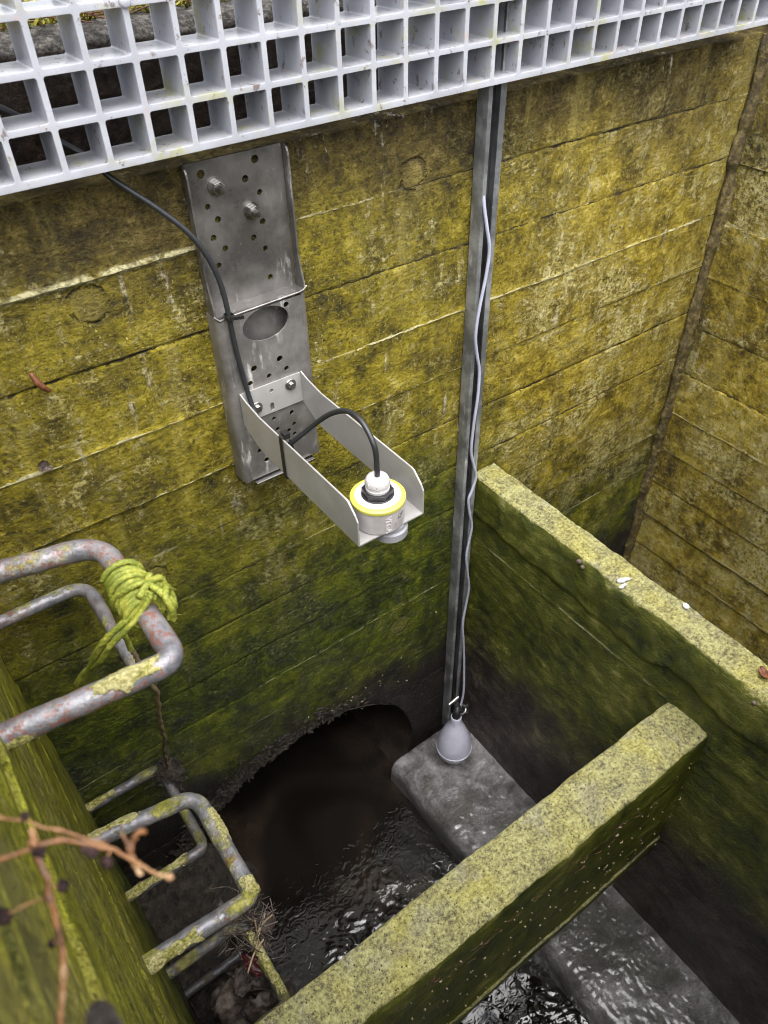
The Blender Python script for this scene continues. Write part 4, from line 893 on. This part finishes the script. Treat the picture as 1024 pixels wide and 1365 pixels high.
# twiggy tangle on that rung's corner
s = MB()
for k in range(90):
    c = Vector((.098, -.335, -1.675)) + Vector((random.gauss(0, .022), random.gauss(0, .028), random.gauss(0, .016))); d = Vector((random.gauss(0, 1), random.gauss(0, 1), random.gauss(0, .7))).normalized() * random.uniform(.015, .045)
    s.tube(catmull([c - d, c + Vector((random.gauss(0, .006), random.gauss(0, .006), random.gauss(0, .006))), c + d], 3), random.uniform(.0006, .0014), 5)
o = s.build('twig_tangle', M_lf2, None, True, 80); tag(o, 'matted tangle of pale brown twigs on the corner of the litter-filled rung', 'twigs')
for p0, p1, lab in (((.100, -.37, -1.655), (.155, -.34, -1.68), 'pale forked twig poking out of the litter over the water'), ((.115, -.36, -1.60), (.098, -.40, -1.70), 'thin upright twig leaning on the litter-filled rung'), ((.06, -.42, -1.64), (.115, -.38, -1.655), 'straight straw-coloured twig lying over the red leaf')):
    s = MB(); m_ = Vector(p0).lerp(Vector(p1), .5) + Vector((0, .004, .006)); s.tube(catmull([p0, m_, p1], 8), .0018, 7); s.tube([m_, m_ + Vector((.015, .012, .008))], .0011, 6); o = s.build('twig', M_tw, None, True, 80); tag(o, lab, 'twig')
# root and chip debris rimming the drain mouth
def scatter(name, mat_list, pts, fn, kind='stuff'):
    s = MB()
    for p in pts: fn(s, p)
    o = s.build(name, mat_list, None, True, 75); tag(o, kind=kind); return o
def fleck(s, p, n=(0, -1, 0), L=(.004, .016)):
    n = Vector(n); t = n.orthogonal().normalized(); t.rotate(Matrix.Rotation(random.uniform(0, 6.3), 3, n)); b = n.cross(t); l = random.uniform(*L); w_ = l * random.uniform(.12, .4); p = Vector(p)
    q = [p - t * l, p - b * w_ + n * random.uniform(.001, .004), p + t * l + n * random.uniform(0, .005), p + b * w_, p + n * random.uniform(.002, .005)]
    s.add(q, [(0, 1, 4), (1, 2, 4), (2, 3, 4), (3, 0, 4), (0, 3, 2, 1)])
pts = []
for k in range(1100):
    t = R(random.triangular(60, 190, 150)); r_ = float(mouth_r(t)) + abs(random.gauss(0, .030)) + .002; pts.append((PC[0] + r_ * math.cos(t), -.004 - abs(random.gauss(0, .003)), PC[1] + r_ * math.sin(t)))
pts = [p for p in pts if XL < p[0] < .87]
o = scatter('root_debris', M_soil, pts, fleck); o['label'] = 'dark root and soil crumbs rimming the drain mouth'; o['category'] = 'debris'
pts = []
for k in range(34): t = R(random.uniform(60, 170)); r_ = float(mouth_r(t)) + abs(random.gauss(.02, .05)); pts.append((PC[0] + r_ * math.cos(t), -.007, PC[1] + r_ * math.sin(t)))
for k in range(22): pts.append((random.uniform(.50, .86), -.006, -1.75 + abs(random.gauss(0, .14))))
o = scatter('pale_flecks', M_tw, [p for p in pts if XL < p[0] < .86], lambda s, p: fleck(s, p, L=(.0012, .0012 + .006 * random.random() ** 3))); o['label'] = 'pale straw flecks stuck on the lower tall wall'; o['category'] = 'debris'
# needles along the face of the beam and on its ledge line
def needle(s, p, d, L, r_=.0011):
    d = Vector(d).normalized() * L; p = Vector(p); s.tube(catmull([p - d * .5, p + Vector((0, -.002, .001)), p + d * .5], 3), r_, 5)
s = MB()
for k in range(48):
    x_ = random.uniform(.05, .9); needle(s, (x_, -.7030 - random.uniform(0, .002), -1.375 + random.gauss(0, .026) - .02 * x_), (1, random.uniform(-.15, .15), random.uniform(-.8, .8)), random.uniform(.004, .016), random.uniform(.0004, .0009))
o = s.build('needle_litter', M_rust, None, True, 75); tag(o, 'rusty needles caught along the face of the beam', 'litter', kind='stuff')
s = MB()
for k in range(150): needle(s, (random.uniform(.0, .95), -.7035, random.uniform(-1.76, -1.36)), (random.uniform(-1, 1), 0, random.uniform(-1, 1)), .0012 + .008 * random.random() ** 4, .0006 + .0008 * random.random() ** 2)
o = s.build('pale_flecks', M_tw, None, True, 75); tag(o, 'pale crumbs speckling the face of the beam', 'litter', kind='stuff')
# single small things on the walls
s = MB(); s.tube(catmull([(.130, -.006, -.535), (.1335, -.009, -.548), (.139, -.009, -.560), (.146, -.007, -.570)], 6), [.001] + [.0035] * 5 + [.0045] * 7 + [.0035] * 4 + [.002, .001], 10); o = s.build('dead_leaf', M_or, None, True, 80); tag(o, 'curled orange-brown leaf stuck on the tall wall left of the bracket', 'leaf')
s = leaf((.102, -.008, -.676), .009, .007, (0, -1, .2), .4, .5, 3); s = leaf((.106, -.010, -.679), .007, .005, (.3, -1, .2), 1.4, .6, 5, s); o = s.build('dead_leaf', M_lf2, None, True, 80); tag(o, 'tiny crumpled grey leaf stuck on the tall wall below the orange one', 'leaf')
s = leaf((.967, -.432, -1.112), .016, .0045, (0, 0, 1), 1.9, .02, 3, None, .002); s = leaf((.955, -.440, -1.1135), .009, .003, (-.3, 0, 1), 2.2, .02, 6, s, .002); o = s.build('bird_dropping', M_wh, None, True, 80); tag(o, 'white bird dropping smeared on the edge of the dividing wall', 'bird dropping')
s = leaf((1.008, -.547, -1.1105), .007, .005, (0, 0, 1), .4, .05, 8, None, .002); o = s.build('bird_dropping', M_wh, None, True, 80); tag(o, 'small white bird dropping on the far edge of the dividing wall top', 'bird dropping')
s = leaf((.985, -.728, -1.1085), .014, .008, (0, .2, 1), .3, .5, 5); o = s.build('dead_leaf', M_or, None, True, 80); tag(o, 'small rust-coloured leaf on the dividing wall top at the right', 'leaf')
for c, r_, lab in (((.948, -.335, -1.128), .006, 'pale pebble lodged in the upper face of the dividing wall'), ((.947, -.347, -1.134), .0045, 'smaller pale pebble beside the lodged one'), ((.947, -.745, -1.14), .0055, 'grey pebble in the ragged edge at the near end of the dividing wall')):
    bm = bmesh.new(); bmesh.ops.create_icosphere(bm, subdivisions=3, radius=r_)
    for v_ in bm.verts: v_.co = v_.co * (1 + .25 * float(fbm(v_.co.x * 200, v_.co.y * 200 + v_.co.z * 90, 3, 3))) + Vector(c)
    s = MB(); s.add([v_.co.copy() for v_ in bm.verts], [[v_.index for v_ in f_.verts] for f_ in bm.faces]); bm.free(); o = s.build('pebble', M_lf2, None, True, 80); tag(o, lab, 'pebble')

# ================================================================== top of the far side: grass, needles
def grass_mat():
    s = NT('yellowing_grass'); n_ = s.noise(25, 3); return s.set(s.ramp(n_, [(.35, (.10, .13, .012)), (.5, (.30, .28, .03)), (.65, (.48, .38, .06))]), .6)
s = MB()
for k in range(4200):
    x_ = random.uniform(-.2, 1.7); y_ = .112 + abs(random.gauss(0, .11)); c = Vector((x_, y_, ZG)); h = random.uniform(.015, .055); d = Vector((random.gauss(0, .7), random.gauss(-.25, .7), 1)).normalized(); w_ = Vector((random.uniform(-1, 1), random.uniform(-1, 1), 0)).normalized() * random.uniform(.0012, .0026)
    m_ = c + d * h * .55; e = c + d * h + Vector((d.x, d.y, -.5)) * h * .4
    s.add([c - w_, c + w_, m_ + w_ * .8, m_ - w_ * .8, e], [(0, 1, 2, 3), (3, 2, 4)])
o = mesh_obj('grass', s.v, s.f, grass_mat()); tag(o, 'yellow-green grass beyond the kerb behind the grating', 'grass', kind='stuff')
s = MB()
for k in range(300): needle(s, (random.uniform(-.1, 1.6), random.uniform(.070, .22), -.170 + random.uniform(0, .006)), (random.uniform(-1, 1), random.uniform(-1, 1), random.uniform(-.1, .1)), random.uniform(.02, .055), .0009)
o = s.build('needle_litter', M_or, None, True, 75); tag(o, 'brown pine needles on the kerb behind the grating', 'litter', kind='stuff')

# ================================================================== dried plant close to the lens
M_stem = NT('dry_orange_stem'); a = M_stem.noise(60, 4); M_stem.bump(M_stem.noise(160, 4), .002)
M_stem = M_stem.set(M_stem.ramp(a, [(.36, (.060, .024, .009)), (.48, (.160, .068, .022)), (.58, (.22, .115, .048)), (.70, (.30, .20, .11))]), .55)
M_berry = NT('shrivelled_berry'); M_berry.bump(M_berry.noise(260, 4), .004); M_berry = M_berry.set(M_berry.ramp(M_berry.noise(150, 4), [(.35, (.006, .004, .005)), (.65, (.040, .024, .022))]), .9, Specular_IOR_Level=.1)
cam_rows = dict(R=((0.80874276, -0.587867, -0.01864211)), U=((0.40442084, 0.53279877, 0.74335002)), F=((0.42705845, 0.6087182, -0.66864282)))
pl = empty('dried_plant', (-.064, -.862, -.366)); tag(pl, 'dried orange plant stalk with shrivelled dark berries, blurred close to the lens', 'plant')
STEM_PTS = []
def stalk(P, r0, r1, n=10):
    C_ = catmull(P, n); m = len(C_); s = MB(); C_ = [Vector(q) + Vector((float(fbm(i * .17, r0 * 3000, 7, 3)), float(fbm(i * .17, r0 * 5000, 8, 3)), float(fbm(i * .17, r0 * 7000, 9, 3)))) * .0011 for i, q in enumerate(C_)]; s.tube(C_, [(r0 + (r1 - r0) * i / m) * .68 * (1 + .22 * float(fbm(i * .30, r0 * 900, 5, 3)) + .55 * math.exp(-(((i % (n * 2)) - n) / 1.3) ** 2)) for i in range(m)], 12); STEM_PTS.extend(C_ if r0 >= .0008 else []); return s.build('stem', M_stem, pl, True, 80)
stalk([(-.0665, -.866, -.372), (-.0616, -.8581, -.3588), (-.0551, -.8495, -.3469), (-.0464, -.8401, -.3327), (-.0408, -.8297, -.3196), (-.038, -.8207, -.3098), (-.0363, -.816, -.3043), (-.0352, -.8072, -.2986), (-.0336, -.7993, -.2949)], .0021, .0019)
stalk([(-.0592, -.7969, -.3016), (-.0481, -.8016, -.2987), (-.0372, -.805, -.2979)], .0011, .0014)
stalk([(-.0365, -.8056, -.2979), (-.0278, -.8074, -.2986), (-.0212, -.8113, -.3024), (-.0145, -.8149, -.3074), (-.0087, -.8205, -.3132), (-.0052, -.8255, -.3171), (-.0016, -.8299, -.3218), (.0028, -.8338, -.3255)], .0015, .0011)
stalk([(-.052, -.7733, -.2979), (-.0433, -.7821, -.3004), (-.0343, -.7907, -.3025), (-.026, -.8, -.3057), (-.0154, -.8115, -.3094), (-.013, -.815, -.310)], .0008, .0010)
stalk([(.003, -.8186, -.3086), (-.0028, -.8175, -.3112), (-.0065, -.8204, -.3163), (-.0058, -.825, -.3175)], .0016, .0017)
stalk([(-.0053, -.8141, -.3098), (-.0056, -.817, -.3125), (-.0060, -.8204, -.3160)], .0012, .0012)
stalk([(-.0065, -.8204, -.3163), (-.0068, -.8245, -.3185), (-.0066, -.829, -.3205)], .0016, .0018)
def blob(c, r_, name, mat, seed):
    bm = bmesh.new(); bmesh.ops.create_icosphere(bm, subdivisions=3, radius=r_)
    for v_ in bm.verts: v_.co = v_.co * (1 + .3 * float(fbm(v_.co.x / r_ * 1.5 + seed, v_.co.y / r_ * 1.5 + v_.co.z / r_, seed, 3))) + Vector(c)
    s = MB(); s.add([v_.co.copy() for v_ in bm.verts], [[v_.index for v_ in f_.verts] for f_ in bm.faces]); bm.free(); return s.build(name, mat, pl, True, 85)
for i, (c, r_) in enumerate([((-.0185, -.8160, -.3062), .0022), ((-.0152, -.8197, -.3124), .0025), ((-.020, -.8138, -.3046), .0018), ((-.0562, -.8141, -.3153), .0030), ((-.0328, -.8201, -.3089), .0022), ((-.0349, -.8078, -.2988), .0024), ((-.0348, -.7883, -.3004), .0018), ((-.0450, -.8310, -.3236), .0016), ((-.0350, -.8045, -.2965), .0020)]):
    if i < 8:
        q = min(STEM_PTS, key=lambda v_: (v_ - Vector(c)).length); stalk([q, q.lerp(Vector(c), .5) + Vector((0, 0, .0007)), c], .0005, .0006, 5)
    blob(c, r_ * 1.12, 'berry', M_berry if i not in (8,) else M_stem, i)
blob((.0028, -.8338, -.3255), .0017, 'bud', M_stem, 20)
s = leaf((-.0385, -.8735, -.3135), .0085, .0062, (.2, -.3, 1), .6, .35, 5, None, .0008); o = s.build('dry_leaf', M_soil, pl, True, 80)
stalk([(-.0400, -.8690, -.3180), (-.048, -.8600, -.335), (-.0575, -.8520, -.351)], .0007, .0009)

# ================================================================== light, sky, camera
w_ = bpy.data.worlds.new('World'); scene.world = w_; w_.use_nodes = True; t = w_.node_tree
bg = t.nodes['Background']; sky = t.nodes.new('ShaderNodeTexSky'); sky.sky_type = 'NISHITA'; sky.sun_disc = False
EL, AZ = R(66), R(196)
sky.sun_elevation = EL; sky.sun_rotation = AZ; sky.air_density = 1.0; sky.dust_density = 3.0; sky.ozone_density = 1.0
hs = t.nodes.new('ShaderNodeHueSaturation'); hs.inputs['Saturation'].default_value = .22
t.links.new(sky.outputs[0], hs.inputs['Color']); t.links.new(hs.outputs[0], bg.inputs['Color']); bg.inputs['Strength'].default_value = .15
su = bpy.data.lights.new('overcast_sun', 'SUN'); su.energy = 1.4; su.angle = R(80); su.color = (1, .97, .93)
so = bpy.data.objects.new('overcast_sun', su); link(so)
d = Vector((math.sin(AZ) * math.cos(EL), math.cos(AZ) * math.cos(EL), math.sin(EL)))      # towards the sun
so.rotation_euler = d.to_track_quat('Z', 'Y').to_euler(); so.location = d * 10

ca = bpy.data.cameras.new('camera'); co = bpy.data.objects.new('camera', ca); link(co); scene.camera = co
r_, u_, f_ = (Vector(cam_rows[k]) for k in 'RUF')
M = Matrix(((r_.x, u_.x, -f_.x), (r_.y, u_.y, -f_.y), (r_.z, u_.z, -f_.z))).to_4x4(); M.translation = Vector((0, -1, 0)); co.matrix_world = M
ca.sensor_fit = 'HORIZONTAL'; ca.sensor_width = 36; ca.lens = 36.0; ca.clip_start = .02; ca.clip_end = 1000
ca.dof.use_dof = True; ca.dof.focus_distance = 1.35; ca.dof.aperture_fstop = 11.5
scene.view_settings.view_transform = 'Standard'; scene.view_settings.look = 'None'; scene.view_settings.gamma = 1; scene.view_settings.exposure = 1.95
scene.cycles.max_bounces = 10; scene.cycles.diffuse_bounces = 5; scene.cycles.glossy_bounces = 4; scene.cycles.caustics_reflective = False
scene.cycles.use_denoising = True; scene.cycles.filter_width = 1.0
